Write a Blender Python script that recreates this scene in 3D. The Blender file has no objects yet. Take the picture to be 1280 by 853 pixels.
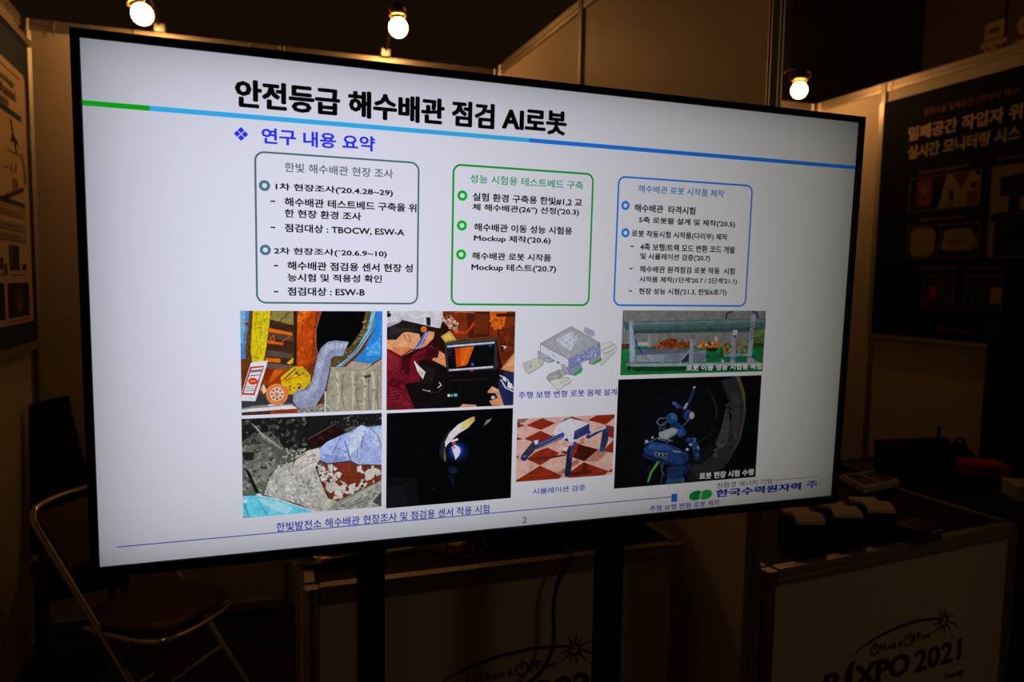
import bpy, bmesh, math, random
from mathutils import Vector, Matrix, Euler
C = bpy.context.scene.collection
S = bpy.context.scene
PI = math.pi

# ------------------------------------------------------------------ camera, world, exposure
cam = bpy.data.cameras.new('camera'); co = bpy.data.objects.new('camera', cam); C.objects.link(co); S.camera = co
cam.sensor_width = 36; cam.lens = 890.75 / 1280 * 36; cam.clip_start = .05
co.matrix_world = Matrix(((0.934326, 0.013606, -0.356161, 0), (-0.356042, 0.081662, -0.930895, 0), (0.016419, 0.996567, 0.081143, 1.6), (0, 0, 0, 1)))
cam.dof.use_dof = True; cam.dof.focus_distance = 1.36; cam.dof.aperture_fstop = 3.2
w = bpy.data.worlds.new('hall_darkness'); S.world = w; w.use_nodes = True
w.node_tree.nodes['Background'].inputs[0].default_value = (.0068, .0034, .0012, 1)
w.node_tree.nodes['Background'].inputs[1].default_value = 1
S.view_settings.view_transform = 'Standard'; S.view_settings.look = 'None'
S.view_settings.exposure = 0; S.view_settings.gamma = 1; S.view_settings.use_curve_mapping = False
S.cycles.max_bounces = 8; S.cycles.diffuse_bounces = 6; S.cycles.transparent_max_bounces = 12

def lamp_point(name, loc, power, col, r):       # unseen fill lamps, added behind the camera to brighten the counter fronts
    l = bpy.data.lights.new(name, 'POINT'); l.energy = power; l.color = col; l.shadow_soft_size = r
    o = bpy.data.objects.new(name, l); o.location = loc; C.objects.link(o)
lamp_point('fill_lamp', (-1.8, -2.8, 2.9), 2.2, (1, .58, .31), .3)
lamp_point('fill_lamp', (3.8, -1.6, 2.7), 11.5, (1, .58, .31), .3)

# ------------------------------------------------------------------ materials
def lin(c):
    c /= 255.
    return c / 12.92 if c <= .04045 else ((c + .055) / 1.055) ** 2.4
def L3(c): return tuple(lin(x) for x in c)
MATS = {}
def mat(name, col, rough=.6, metal=0, var=0, scale=20, bump=0, coat=0, spec=.5):
    if name in MATS: return MATS[name]
    m = bpy.data.materials.new(name); m.use_nodes = True; n = m.node_tree.nodes; k = m.node_tree.links
    b = n['Principled BSDF']; c = L3(col)
    b.inputs['Base Color'].default_value = (*c, 1); b.inputs['Roughness'].default_value = rough; b.inputs['Metallic'].default_value = metal
    b.inputs['Specular IOR Level'].default_value = spec
    if coat: b.inputs['Coat Weight'].default_value = coat
    if var or bump:
        tc = n.new('ShaderNodeTexCoord'); nz = n.new('ShaderNodeTexNoise'); nz.inputs['Scale'].default_value = scale; nz.inputs['Detail'].default_value = 4
        k.new(tc.outputs['Object'], nz.inputs['Vector'])
        if var:
            r = n.new('ShaderNodeValToRGB')
            r.color_ramp.elements[0].color = (*[x * (1 - var) for x in c], 1); r.color_ramp.elements[1].color = (*[min(1, x * (1 + var)) for x in c], 1)
            r.color_ramp.elements[0].position = .3; r.color_ramp.elements[1].position = .7
            k.new(nz.outputs['Fac'], r.inputs['Fac']); k.new(r.outputs['Color'], b.inputs['Base Color'])
        if bump:
            bp = n.new('ShaderNodeBump'); bp.inputs['Strength'].default_value = bump; bp.inputs['Distance'].default_value = .004
            k.new(nz.outputs['Fac'], bp.inputs['Height']); k.new(bp.outputs['Normal'], b.inputs['Normal'])
    MATS[name] = m; return m
def emit(name, col, strength, sample=True):
    m = bpy.data.materials.new(name); m.use_nodes = True; n = m.node_tree.nodes; n.clear()
    e = n.new('ShaderNodeEmission'); e.inputs[0].default_value = (*col, 1); e.inputs[1].default_value = strength
    o = n.new('ShaderNodeOutputMaterial'); m.node_tree.links.new(e.outputs[0], o.inputs[0])
    if not sample: m.cycles.emission_sampling = 'NONE'
    return m
def print_mat(name, rough=.55, spec=.15):                 # printed sheet: ink colours come from the mesh colour layer
    m = bpy.data.materials.new(name); m.use_nodes = True; n = m.node_tree.nodes
    a = n.new('ShaderNodeAttribute'); a.attribute_name = 'ink'
    m.node_tree.links.new(a.outputs['Color'], n['Principled BSDF'].inputs['Base Color']); n['Principled BSDF'].inputs['Roughness'].default_value = rough; n['Principled BSDF'].inputs['Specular IOR Level'].default_value = spec
    return m
M_PANEL = mat('white_wall_panel', (226, 219, 208), .5, 0, .03, 6)
M_ALU = mat('aluminium', (196, 192, 186), .44, .85, .05, 60)
M_ALUDK = mat('aluminium_groove', (60, 56, 52), .5, .6)
M_BLACK = mat('black_plastic', (9, 9, 10), .45)
M_BLACKM = mat('matt_black_metal', (8, 8, 9), .6, .2)
M_CHROME = mat('chrome', (225, 220, 212), .1, 1)
M_CLOTH = mat('black_cloth', (10, 10, 11), .95, 0, .2, 90, .3)
M_FLOOR = mat('dark_carpet', (44, 40, 38), .95, 0, .25, 180, .5)
M_SEAT = mat('brown_vinyl', (74, 44, 30), .42, 0, .12, 40, .15)
M_CREAM = mat('cream_paper', (246, 234, 208), .6, 0, .03, 30)
M_WHITE = mat('white_card', (226, 222, 214), .5, 0, .02, 20)
M_PRINT = print_mat('poster_print', .5)
M_INK = mat('maroon_ink', (92, 22, 36), .5)

# ------------------------------------------------------------------ builders
def link(name, bm, m, parent=None, smooth=False):
    me = bpy.data.meshes.new(name); bmesh.ops.recalc_face_normals(bm, faces=bm.faces); bm.to_mesh(me); bm.free()
    for x in (m if isinstance(m, (list, tuple)) else [m]): me.materials.append(x)
    if smooth:
        for p in me.polygons: p.use_smooth = True
        if smooth != 'all':
            try: me.set_sharp_from_angle(angle=.7)
            except Exception: pass
    o = bpy.data.objects.new(name, me); C.objects.link(o)
    if parent is not None: o.parent = parent
    return o
def empty(name, loc=(0, 0, 0), rot=(0, 0, 0)):
    o = bpy.data.objects.new(name, None); o.location = loc; o.rotation_euler = rot; o.empty_display_size = .1; C.objects.link(o); return o
def tag(o, label, cat, group=None):
    o['label'] = label; o['category'] = cat
    if group: o['group'] = group
    return o
def struct(o): o['kind'] = 'structure'; return o
def box(bm, a, b, bev=0):
    vs = [bm.verts.new((x, y, z)) for x in (a[0], b[0]) for y in (a[1], b[1]) for z in (a[2], b[2])]
    f = [(0, 1, 3, 2), (4, 6, 7, 5), (0, 4, 5, 1), (2, 3, 7, 6), (0, 2, 6, 4), (1, 5, 7, 3)]
    fs = [bm.faces.new([vs[i] for i in q]) for q in f]
    if bev:
        es = list({e for q in fs for e in q.edges}); bmesh.ops.bevel(bm, geom=es, offset=bev, segments=2, profile=.6, affect='EDGES')
def boxo(name, a, b, m, parent=None, bev=0):
    bm = bmesh.new(); box(bm, a, b, bev); return link(name, bm, m, parent, bool(bev))
def prism(bm, pts, h0, h1, axis='z'):
    def P(u, v, h): return (u, v, h) if axis == 'z' else ((u, h, v) if axis == 'y' else (h, u, v))
    a = [bm.verts.new(P(u, v, h0)) for u, v in pts]; b = [bm.verts.new(P(u, v, h1)) for u, v in pts]; n = len(pts)
    bm.faces.new(a); bm.faces.new(b[::-1])
    for i in range(n): bm.faces.new((a[i], b[i], b[(i + 1) % n], a[(i + 1) % n]))
def catmull(pts, k=6, closed=False):
    P = [Vector(p) for p in pts]; n = len(P); out = []
    for i in range(n if closed else n - 1):
        g = (lambda j: P[j % n]) if closed else (lambda j: P[max(0, min(n - 1, j))])
        a, b, c, d = g(i - 1), g(i), g(i + 1), g(i + 2)
        for j in range(k):
            t = j / k; out.append(.5 * ((2 * b) + (c - a) * t + (2 * a - 5 * b + 4 * c - d) * t * t + (3 * b - a - 3 * c + d) * t ** 3))
    if not closed: out.append(P[-1])
    return out
def tube(bm, pts, r, n=8, closed=False):
    P = [Vector(p) for p in pts]; m = len(P); rings = []; up = None
    for i in range(m):
        if closed: t = P[(i + 1) % m] - P[i - 1]
        else: t = P[min(i + 1, m - 1)] - P[max(i - 1, 0)]
        t.normalize()
        if up is None:
            up = Vector((0, 0, 1)) if abs(t.z) < .9 else Vector((1, 0, 0))
        s = t.cross(up).normalized(); up = s.cross(t).normalized()
        rings.append([bm.verts.new(P[i] + (s * math.cos(a) + up * math.sin(a)) * r) for a in [2 * PI * j / n for j in range(n)]])
    for i in range(m if closed else m - 1):
        A, B = rings[i], rings[(i + 1) % m]
        for j in range(n): bm.faces.new((A[j], A[(j + 1) % n], B[(j + 1) % n], B[j]))
    if not closed: bm.faces.new(rings[0][::-1]); bm.faces.new(rings[-1])
def tubeo(name, pts, r, m, parent=None, n=8, k=0, closed=False):
    bm = bmesh.new(); tube(bm, catmull(pts, k, closed) if k else pts, r, n, closed); return link(name, bm, m, parent, True)
def lathe(bm, prof, mtx=Matrix(), n=20):        # profile of (radius, height) about local z
    rings = [[bm.verts.new(mtx @ Vector((r * math.cos(2 * PI * j / n), r * math.sin(2 * PI * j / n), z))) for j in range(n)] for r, z in prof]
    for A, B in zip(rings, rings[1:]):
        for j in range(n): bm.faces.new((A[j], A[(j + 1) % n], B[(j + 1) % n], B[j]))
    bm.faces.new(rings[0][::-1]); bm.faces.new(rings[-1])
def patch(name, polys, plane, m, parent=None, layer='ink'):
    """flat print: polys = [(colour, [(u, v), ...])], plane(u, v, i) -> point; later polygons lie a hair nearer the viewer"""
    me = bpy.data.meshes.new(name); V = []; F = []; K = []
    for i, (c, pts) in enumerate(polys):
        F.append(list(range(len(V), len(V) + len(pts)))); V += [plane(u, v, i) for u, v in pts]; K += [(*c, 1)] * len(pts)
    me.from_pydata(V, [], F); me.update()
    me.materials.append(m)
    at = me.color_attributes.new(layer, 'FLOAT_COLOR', 'CORNER')
    for i, c in enumerate(K): at.data[i].color = c
    o = bpy.data.objects.new(name, me); C.objects.link(o)
    if parent is not None: o.parent = parent
    return o
def text_mesh(s, bold=0):
    """glyph outlines of s as (verts, faces) scaled so that the ink box is 0..1 x 0..1"""
    cu = bpy.data.curves.new('lettering', 'FONT'); cu.body = s; cu.size = 1; cu.resolution_u = 2
    cu.fill_mode = 'FRONT'
    o = bpy.data.objects.new('lettering', cu); C.objects.link(o)
    dg = bpy.context.evaluated_depsgraph_get(); me = bpy.data.meshes.new_from_object(o.evaluated_get(dg))
    V = [tuple(v.co) for v in me.vertices]; F = [tuple(p.vertices) for p in me.polygons]
    bpy.data.objects.remove(o); bpy.data.curves.remove(cu); bpy.data.meshes.remove(me)
    rad, cnt = ((.015, 6), (.03, 8), (.03, 8), (.034, 12))[bold]; n0 = len(V); V0, F0 = V, F; V = []; F = []      # heavier strokes: the outline struck again around a small circle
    for q in range(cnt):
        a = 2 * PI * q / cnt + .4; V += [(v[0] + rad * (1.4 if bold == 3 else 1) * math.cos(a), v[1] + rad * math.sin(a)) for v in V0]; F += [tuple(q * n0 + j for j in p) for p in F0]
    x0 = min(v[0] for v in V); x1 = max(v[0] for v in V); y0 = min(v[1] for v in V); y1 = max(v[1] for v in V)
    return [((v[0] - x0) / (x1 - x0), (v[1] - y0) / (y1 - y0), j // n0 * .25) for j, v in enumerate(V)], F
def lettering(name, items, plane, m, parent=None, layer='ink'):
    """items = [(string, u0, v0, u1, v1, colour, bold)], u right, v up in plane units, one object per line"""
    for i, (s, u0, v0, u1, v1, c, b) in enumerate(items):
        v, F = text_mesh(s, b)
        V = [plane(u0 + (u1 - u0) * x, v0 + (v1 - v0) * y, i + q) for x, y, q in v]; K = [(*c, 1)] * sum(len(q) for q in F)
        me = bpy.data.meshes.new(name); me.from_pydata(V, [], F); me.update(); me.materials.append(m)
        at = me.color_attributes.new(layer, 'FLOAT_COLOR', 'CORNER')
        for j, k in enumerate(K): at.data[j].color = k
        o = bpy.data.objects.new(name, me); C.objects.link(o)
        if parent is not None: o.parent = parent

# ------------------------------------------------------------------ setting: floor and system walls
bm = bmesh.new(); box(bm, (-6, -4, -.03), (8, 7.5, 0)); struct(link('floor', bm, M_FLOOR))
WH = 2.65
def post_bm(x, y, z0, z1, r=.02):               # eight-sided system post with a groove in every second face
    pts = []
    for i in range(8):
        a = PI / 8 + i * PI / 4; b = a + PI / 4
        p = Vector((math.cos(a), math.sin(a))) * r; q = Vector((math.cos(b), math.sin(b))) * r
        pts.append(p)
        if i % 2:
            d = -(p + q).normalized() * .006
            pts += [p.lerp(q, .3), p.lerp(q, .3) + d, p.lerp(q, .7) + d, p.lerp(q, .7)]
    bm = bmesh.new(); prism(bm, [(x + p.x, y + p.y) for p in pts], z0, z1); return bm
def rail_bm(x0, x1, y, z0, z1):                 # rail with two long grooves
    h = z1 - z0; t = .014
    prof = [(-t, 0), (-t, .3 * h), (-t + .004, .34 * h), (-t + .004, .42 * h), (-t, .46 * h), (-t, .8 * h), (-t + .003, .84 * h), (-t + .003, .9 * h), (-t, .93 * h), (-t, h), (t, h), (t, 0)]
    bm = bmesh.new(); prism(bm, [(y + a, z0 + b) for a, b in prof], x0, x1, 'x'); return bm
def wall(name, loc, rz, posts, skip_last=False, height=WH):
    w = struct(empty(name, loc, (0, 0, rz)))
    for i, x in enumerate(posts):
        if not (skip_last and i == len(posts) - 1): link('post', post_bm(x, .02, 0, height), M_ALU, w)
    for a, b in zip(posts, posts[1:]):
        boxo('panel', (a + .017, .014, .06), (b - .017, .022, height - .04), M_PANEL, w)
        link('top_rail', rail_bm(a + .018, b - .018, .018, height - .045, height), M_ALU, w)
        link('bottom_rail', rail_bm(a + .018, b - .018, .018, .03, .075), M_ALU, w)
    return w
W_B = wall('wall_back', (-.809, 3.533, 0), -.0627, [0, 1.005, 2.013, 2.96, 3.908])
W_L = wall('wall_left', (-.809, .56, 0), PI / 2, [0, .985, 1.975, 2.955], True)
W_R = wall('wall_right', (3.091, 3.288, 0), -PI / 2, [.02, .468, 1.445, 2.42, 3.4])
W_M = wall('wall_middle', (1.185, 3.39, 0), -PI / 2, [.045, .938, 1.972])
# little steel hooks that hang over the rails
def hook(parent, x, z):
    o = tubeo('hook', catmull([(x, .03, z + .012), (x, .01, z + .016), (x, -.006, z), (x, -.008, z - .03), (x, -.016, z - .045), (x, -.024, z - .036)], 4), .0022, M_CHROME, parent, 6); return o
hook(W_B, .105, WH - .02); hook(W_B, .40, WH); hook(W_B, .86, WH); hook(W_R, .53, WH - .005); hook(W_L, 2.68, WH - .02)

# hall beyond the booth: dark panelled partition and the fascia of the next stand
w = struct(empty('wall_hall', (0, 0, 0)))
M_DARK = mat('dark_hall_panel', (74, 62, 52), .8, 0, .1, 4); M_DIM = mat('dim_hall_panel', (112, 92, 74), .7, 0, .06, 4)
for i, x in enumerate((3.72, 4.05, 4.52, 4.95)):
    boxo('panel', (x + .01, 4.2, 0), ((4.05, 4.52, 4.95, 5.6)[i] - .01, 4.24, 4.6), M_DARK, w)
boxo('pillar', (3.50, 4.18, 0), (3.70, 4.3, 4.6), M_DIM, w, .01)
w = struct(empty('wall_far_right', (4.2, 3.6, 0)))
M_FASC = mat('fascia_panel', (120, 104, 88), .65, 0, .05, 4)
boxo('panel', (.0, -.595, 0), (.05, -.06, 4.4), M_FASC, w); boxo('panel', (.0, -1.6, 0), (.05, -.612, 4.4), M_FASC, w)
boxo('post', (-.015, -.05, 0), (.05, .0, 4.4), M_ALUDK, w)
fl = lambda u, v, i: (-.004 - i * 8e-5, -u, v)
lettering('sign_lettering', [('문', .462, 2.955, .618, 3.19, L3((226, 200, 150)), 3), ('의', .664, 2.955, .82, 3.19, L3((226, 200, 150)), 3)], fl, M_PRINT, w)

# ------------------------------------------------------------------ television and its stand
tv = tag(empty('television', (-.2267 + .765 * math.cos(-.0419), 1.3365 + .765 * math.sin(-.0419), 1.1106), (.02584, 0, -.04186)), 'large black flat television showing a white Korean slide with photos', 'television')
W, H = 1.53, 1.53 * 9 / 16
B = .0125
M_BEZEL = mat('bezel_black', (4, 4, 4), .8, 0, 0, 20, 0, 0, .08)
def ring_bm(x0, z0, x1, z1, X0, Z0, X1, Z1, y0, y1):
    bm = bmesh.new()
    for a, b in (((X0, y0, Z0), (x0, y1, Z1)), ((x1, y0, Z0), (X1, y1, Z1)), ((x0, y0, Z0), (x1, y1, z0)), ((x0, y0, z1), (x1, y1, Z1))): box(bm, a, b)
    return bm
link('bezel', ring_bm(-W / 2, 0, W / 2, H, -W / 2 - B, -.017, W / 2 + B, H + B, -.008, .02), M_BEZEL, tv)
boxo('back_cover', (-W / 2 - B + .004, .02, -.013), (W / 2 + B - .004, .042, H + B - .004), M_BLACKM, tv, .006)
boxo('rear_housing', (-.5, .042, .02), (.5, .066, .62), M_BLACKM, tv, .008)
# backlit panel: dims towards its edges
m = bpy.data.materials.new('backlit_panel'); m.use_nodes = True; n = m.node_tree.nodes; n.clear(); k = m.node_tree.links
def mth(op, a, b=None):
    q = n.new('ShaderNodeMath'); q.operation = op
    for i, x in enumerate((a, b)):
        if x is None: continue
        if isinstance(x, (int, float)): q.inputs[i].default_value = x
        else: k.new(x, q.inputs[i])
    return q.outputs[0]
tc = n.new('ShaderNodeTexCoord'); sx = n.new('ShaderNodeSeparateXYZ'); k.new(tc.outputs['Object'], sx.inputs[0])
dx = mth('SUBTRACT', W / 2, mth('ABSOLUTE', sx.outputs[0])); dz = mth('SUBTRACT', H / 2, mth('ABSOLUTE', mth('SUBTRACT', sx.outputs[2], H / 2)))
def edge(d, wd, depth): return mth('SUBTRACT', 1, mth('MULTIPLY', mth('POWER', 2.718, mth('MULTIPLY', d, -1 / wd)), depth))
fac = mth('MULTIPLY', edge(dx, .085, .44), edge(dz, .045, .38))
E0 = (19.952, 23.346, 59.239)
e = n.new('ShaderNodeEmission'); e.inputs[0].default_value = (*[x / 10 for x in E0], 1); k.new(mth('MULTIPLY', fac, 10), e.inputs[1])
o = n.new('ShaderNodeOutputMaterial'); k.new(e.outputs[0], o.inputs[0])
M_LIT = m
m = bpy.data.materials.new('slide_ink'); m.use_nodes = True; n = m.node_tree.nodes; n.clear()      # pixels: share of the panel's white that each colour lets through
a = n.new('ShaderNodeAttribute'); a.attribute_name = 'ink'
mx = n.new('ShaderNodeMix'); mx.data_type = 'RGBA'; mx.blend_type = 'MULTIPLY'; mx.inputs[0].default_value = 1
m.node_tree.links.new(a.outputs['Color'], mx.inputs[6]); mx.inputs[7].default_value = (*[x / 10 for x in E0], 1)
e = n.new('ShaderNodeEmission'); e.inputs[1].default_value = 10; m.node_tree.links.new(mx.outputs[2], e.inputs[0])
o = n.new('ShaderNodeOutputMaterial'); m.node_tree.links.new(e.outputs[0], o.inputs[0]); m.cycles.emission_sampling = 'NONE'
M_PIX = m
m = M_PIX.copy(); m.name = 'slide_photo'; n = m.node_tree.nodes; k = m.node_tree.links; m.cycles.emission_sampling = 'NONE'     # photographs: same pixels with photographic grain
a = [q for q in n if q.type == 'ATTRIBUTE'][0]; mx = [q for q in n if q.type == 'MIX'][0]; tc = n.new('ShaderNodeTexCoord'); val = None
for sc, lo, hi in ((60, .82, 1.18), (230, .84, 1.16), (600, .9, 1.1)):
    nz = n.new('ShaderNodeTexNoise'); nz.inputs['Scale'].default_value = sc; nz.inputs['Detail'].default_value = 2; k.new(tc.outputs['Object'], nz.inputs['Vector'])
    mr = n.new('ShaderNodeMapRange'); mr.inputs[1].default_value = .3; mr.inputs[2].default_value = .7; mr.inputs[3].default_value = lo; mr.inputs[4].default_value = hi; k.new(nz.outputs['Fac'], mr.inputs[0])
    if val is None: val = mr.outputs[0]
    else:
        q = n.new('ShaderNodeMath'); q.operation = 'MULTIPLY'; k.new(val, q.inputs[0]); k.new(mr.outputs[0], q.inputs[1]); val = q.outputs[0]
vs = n.new('ShaderNodeVectorMath'); vs.operation = 'SCALE'; k.new(a.outputs['Color'], vs.inputs[0]); k.new(val, vs.inputs['Scale'])
vm = n.new('ShaderNodeVectorMath'); vm.operation = 'MINIMUM'; vm.inputs[1].default_value = (1, 1, 1); k.new(vs.outputs[0], vm.inputs[0]); k.new(vm.outputs[0], mx.inputs[6])
M_PHOTO = m
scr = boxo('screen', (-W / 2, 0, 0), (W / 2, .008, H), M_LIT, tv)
m = bpy.data.materials.new('slant_dimming'); m.use_nodes = True; n = m.node_tree.nodes; n.clear()   # added absorbing sheet: makes the screen dimmer and warmer in slanted view
t = n.new('ShaderNodeBsdfTransparent'); v = n.new('ShaderNodeVolumeAbsorption'); v.inputs['Color'].default_value = (0.3021, 0.2708, 0.1146, 1); v.inputs['Density'].default_value = 1200
o = n.new('ShaderNodeOutputMaterial'); m.node_tree.links.new(t.outputs[0], o.inputs[0]); m.node_tree.links.new(v.outputs[0], o.inputs[1])
boxo('dimming_sheet', (-W / 2, -.0072, 0), (W / 2, -.0032, H), m, tv)
def slide(base):
    return lambda u, v, i: ((u - 800) / 1600 * W, -base - i * 2.0e-6, (900 - v) / 900 * H)
def rect(u0, v0, u1, v1): return [(u0, v0), (u1, v0), (u1, v1), (u0, v1)]
def ell(cx, cy, rx, ry=None, n=24, rot=0):
    ry = ry or rx; c, s = math.cos(rot), math.sin(rot)
    return [(cx + rx * math.cos(t) * c - ry * math.sin(t) * s, cy + rx * math.cos(t) * s + ry * math.sin(t) * c) for t in [2 * PI * i / n for i in range(n)]]
def rring(u0, v0, u1, v1, r, wd):               # rounded outline as a strip of quads
    def path(a, b, c, d, r): return [(x + r * math.cos(t), y + r * math.sin(t)) for x, y, t0 in ((c - r, b + r, -PI / 2), (c - r, d - r, 0), (a + r, d - r, PI / 2), (a + r, b + r, PI)) for t in [t0 + PI / 2 * i / 6 for i in range(7)]]
    A = path(u0, v0, u1, v1, r); D = path(u0 + wd, v0 + wd, u1 - wd, v1 - wd, r - wd); m = len(A)
    return [[A[i], A[(i + 1) % m], D[(i + 1) % m], D[i]] for i in range(m)]
# header band, text frames, bullets, footer
patch('header_line', [(L3((16, 188, 27)), rect(0, 99, 100, 107.5)), (L3((60, 200, 255)), rect(100, 99, 782, 107.5)), (L3((38, 138, 255)), rect(782, 99, 1600, 107.5))], slide(.0004), M_PIX, scr)
for u0, v0, u1, v1, c, wd in ((265.5, 161.2, 562.2, 432.8, (90, 122, 128), 3.3), (626.7, 159.1, 926.8, 433.9, (22, 178, 56), 4.0), (981.9, 160.2, 1317.8, 433.6, (42, 138, 255), 3.9)):
    patch('text_frame', [(L3(c), q) for q in rring(u0, v0, u1, v1, 17, wd)], slide(.0004), M_PIX, scr)
def donut(u, v, r): return [[ell(u, v, r)[i], ell(u, v, r)[(i + 1) % 24], ell(u, v, r * .45)[(i + 1) % 24], ell(u, v, r * .45)[i]] for i in range(24)]
for u, v, r, c in ((282.3, 221.3, 9.6, (84, 138, 144)), (282.4, 335.7, 9.6, (84, 138, 144)), (647.3, 219.4, 10.2, (18, 208, 38)), (647.3, 277.1, 10.2, (18, 208, 38)), (646.7, 333.6, 10.2, (18, 208, 38)), (1001.8, 221, 9.8, (40, 150, 255)), (1004.4, 278, 9.8, (40, 150, 255))):
    patch('bullet', [(L3(c), q) for q in donut(u, v, r)], slide(.0004), M_PIX, scr)
patch('bullet', [(L3((52, 60, 250)), [(u, v - 5.6), (u + 5.6, v), (u, v + 5.6), (u - 5.6, v)]) for u, v in ((244.3, 127.7), (250.8, 134.2), (244.3, 140.7), (237.8, 134.2))], slide(.0004), M_PIX, scr)
for u, v in ((296.1, 248.4), (295.7, 294.9), (300.5, 363.7), (300, 410.9), (1021.5, 305.8), (1021.4, 352.9), (1021.8, 400.8)): patch('dash', [(L3((22, 22, 26)), rect(u - 4, v - 1.3, u + 4, v + 1.3))], slide(.0004), M_PIX, scr)
patch('footer_line', [(L3((43, 80, 180)), rect(27.7, 865.4, 1147.6, 867.2)), (L3((47, 102, 216)), rect(1147.8, 859.9, 1162.8, 878.9)), (L3((96, 96, 104)), rect(1427.9, 847.9, 1559.4, 849.1)), (L3((138, 138, 160)), rect(1514.1, 857.3, 1515.5, 877.3)), (L3((138, 138, 160)), rect(1561.5, 855.9, 1562.9, 875.9))], slide(.0004), M_PIX, scr)
lu, lv = 1224.9, 868.5
patch('company_emblem', [(L3((17, 140, 58)), ell(lu - 13, lv, 18, 11.5, 24, -.12)), (L3((35, 168, 76)), ell(lu + 13, lv, 18, 11.5, 24, -.12)), (L3((111, 201, 138)), [(lu - 5, lv + 8), (lu - 1, lv - 5), (lu + 5, lv - 9), (lu + 2, lv + 5)]), (L3((169, 220, 182)), [(lu - 2.5, lv + 6), (lu - .5, lv - 4), (lu + 3, lv - 7), (lu + 1, lv + 4)])], slide(.0004), M_PIX, scr)
TEXT = [
    ('안전등급 해수배관 점검 AI로봇', 235, 40, 862, 89, (10, 10, 10), 3),
    ('연구 내용 요약', 278, 120, 478, 148, (56, 62, 255), 2),
    ('한빛 해수배관 현장 조사', 317, 178, 512, 195, (102, 117, 119), 0),
    ("1차 현장조사('20.4.28~29)", 301, 215, 512, 230, (16, 16, 18), 1),
    ('해수배관 테스트베드 구축을 위', 316, 240, 557, 256, (16, 16, 18), 1),
    ('한 현장 환경 조사', 316, 261, 453, 276, (16, 16, 18), 1),
    ('점검대상 : TBOCW, ESW-A', 316, 287, 534, 303, (16, 16, 18), 1),
    ('2차 현장조사(`20.6.9~10)', 297, 330, 501, 345, (16, 16, 18), 1),
    ('해수배관 점검용 센서 현장 성', 320, 355, 551, 371, (16, 16, 18), 1),
    ('능시험 및 적용성 확인', 320, 377, 492, 392, (16, 16, 18), 1),
    ('점검대상 : ESW-B', 320, 402, 460, 418, (16, 16, 18), 1),
    ('성능 시험용 테스트베드 구축', 662, 177, 903, 194, (0, 182, 101), 0),
    ('실험 환경 구축용 한빛#1,2 교', 668, 212, 902, 229, (18, 18, 20), 1),
    ("체 해수배관(26”) 선정('20.3)", 668, 233, 896, 249, (18, 18, 20), 1),
    ('해수배관 이동 성능 시험용', 672, 271, 882, 287, (18, 18, 20), 1),
    ("Mockup 제작('20.6)", 672, 293, 835, 309, (18, 18, 20), 1),
    ('해수배관 로봇 시작품', 669, 328, 837, 343, (18, 18, 20), 1),
    ("Mockup 테스트('20.7)", 668, 350, 849, 367, (18, 18, 20), 1),
    ('해수배관 로봇 시작품 제작', 1030, 176, 1243, 192, (27, 141, 212), 0),
    ('해수배관  타격시험', 1023, 216, 1172, 233, (22, 22, 27), 1),
    ("5축 로봇팔 설계 및 제작('20.5)", 1035, 242, 1276, 258, (22, 22, 27), 1),
    ('로봇 작동시험 시작품(다리부) 제작', 1019, 271, 1258, 288, (22, 22, 27), 1),
    ('4족 보행/트랙 모드 변환 코드 개발', 1041, 298, 1280, 314, (22, 22, 27), 1),
    ("및 시뮬레이션 검증('20.7)", 1042, 319, 1216, 335, (22, 22, 27), 1),
    ('해수배관 원격점검 로봇 작동  시험', 1042, 346, 1282, 361, (22, 22, 27), 1),
    ("시작품 제작(1단계'20.7 / 2단계'21.1)", 1042, 369, 1290, 384, (22, 22, 27), 1),
    ("현장 성능 시험('21.3, 한빛6호기)", 1042, 394, 1264, 410, (22, 22, 27), 1),
    ('주행 보행 변형 로봇 몸체 설계', 774, 612, 999, 627, (43, 48, 187), 0),
    ('시뮬레이션 검증', 811, 821, 933, 834, (47, 53, 204), 0),
    ('로봇 이동 성능 시험용 목업', 1168, 564, 1369, 578, (255, 255, 255), 1),
    ('로봇 현장 시험 수행', 1217, 815, 1365, 831, (255, 255, 255), 1),
    ('한빛발전소 해수배관 현장조사 및 점검용 센서 적용 시험', 296, 847, 716, 865, (42, 47, 183), 0),
    ('2', 790, 881, 800, 895, (110, 111, 113), 0),
    ('친환경 에너지 기업', 1267, 843, 1421, 856, (104, 105, 115), 0),
    ('한국수력원자력', 1265, 859, 1507, 878, (38, 45, 172), 3),
    ('주', 1522, 858, 1556, 876, (46, 56, 213), 2),
    ('주행 보행 변형 로봇 제작', 1093, 883, 1277, 897, (56, 59, 175), 0)
]
for t in TEXT:
    lettering('slide_text', [(t[0], t[1], t[4], t[3], t[2], L3(t[5]), t[6])], slide(.0022 if min(t[5]) > 200 else .0006), M_PIX, scr)
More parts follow.
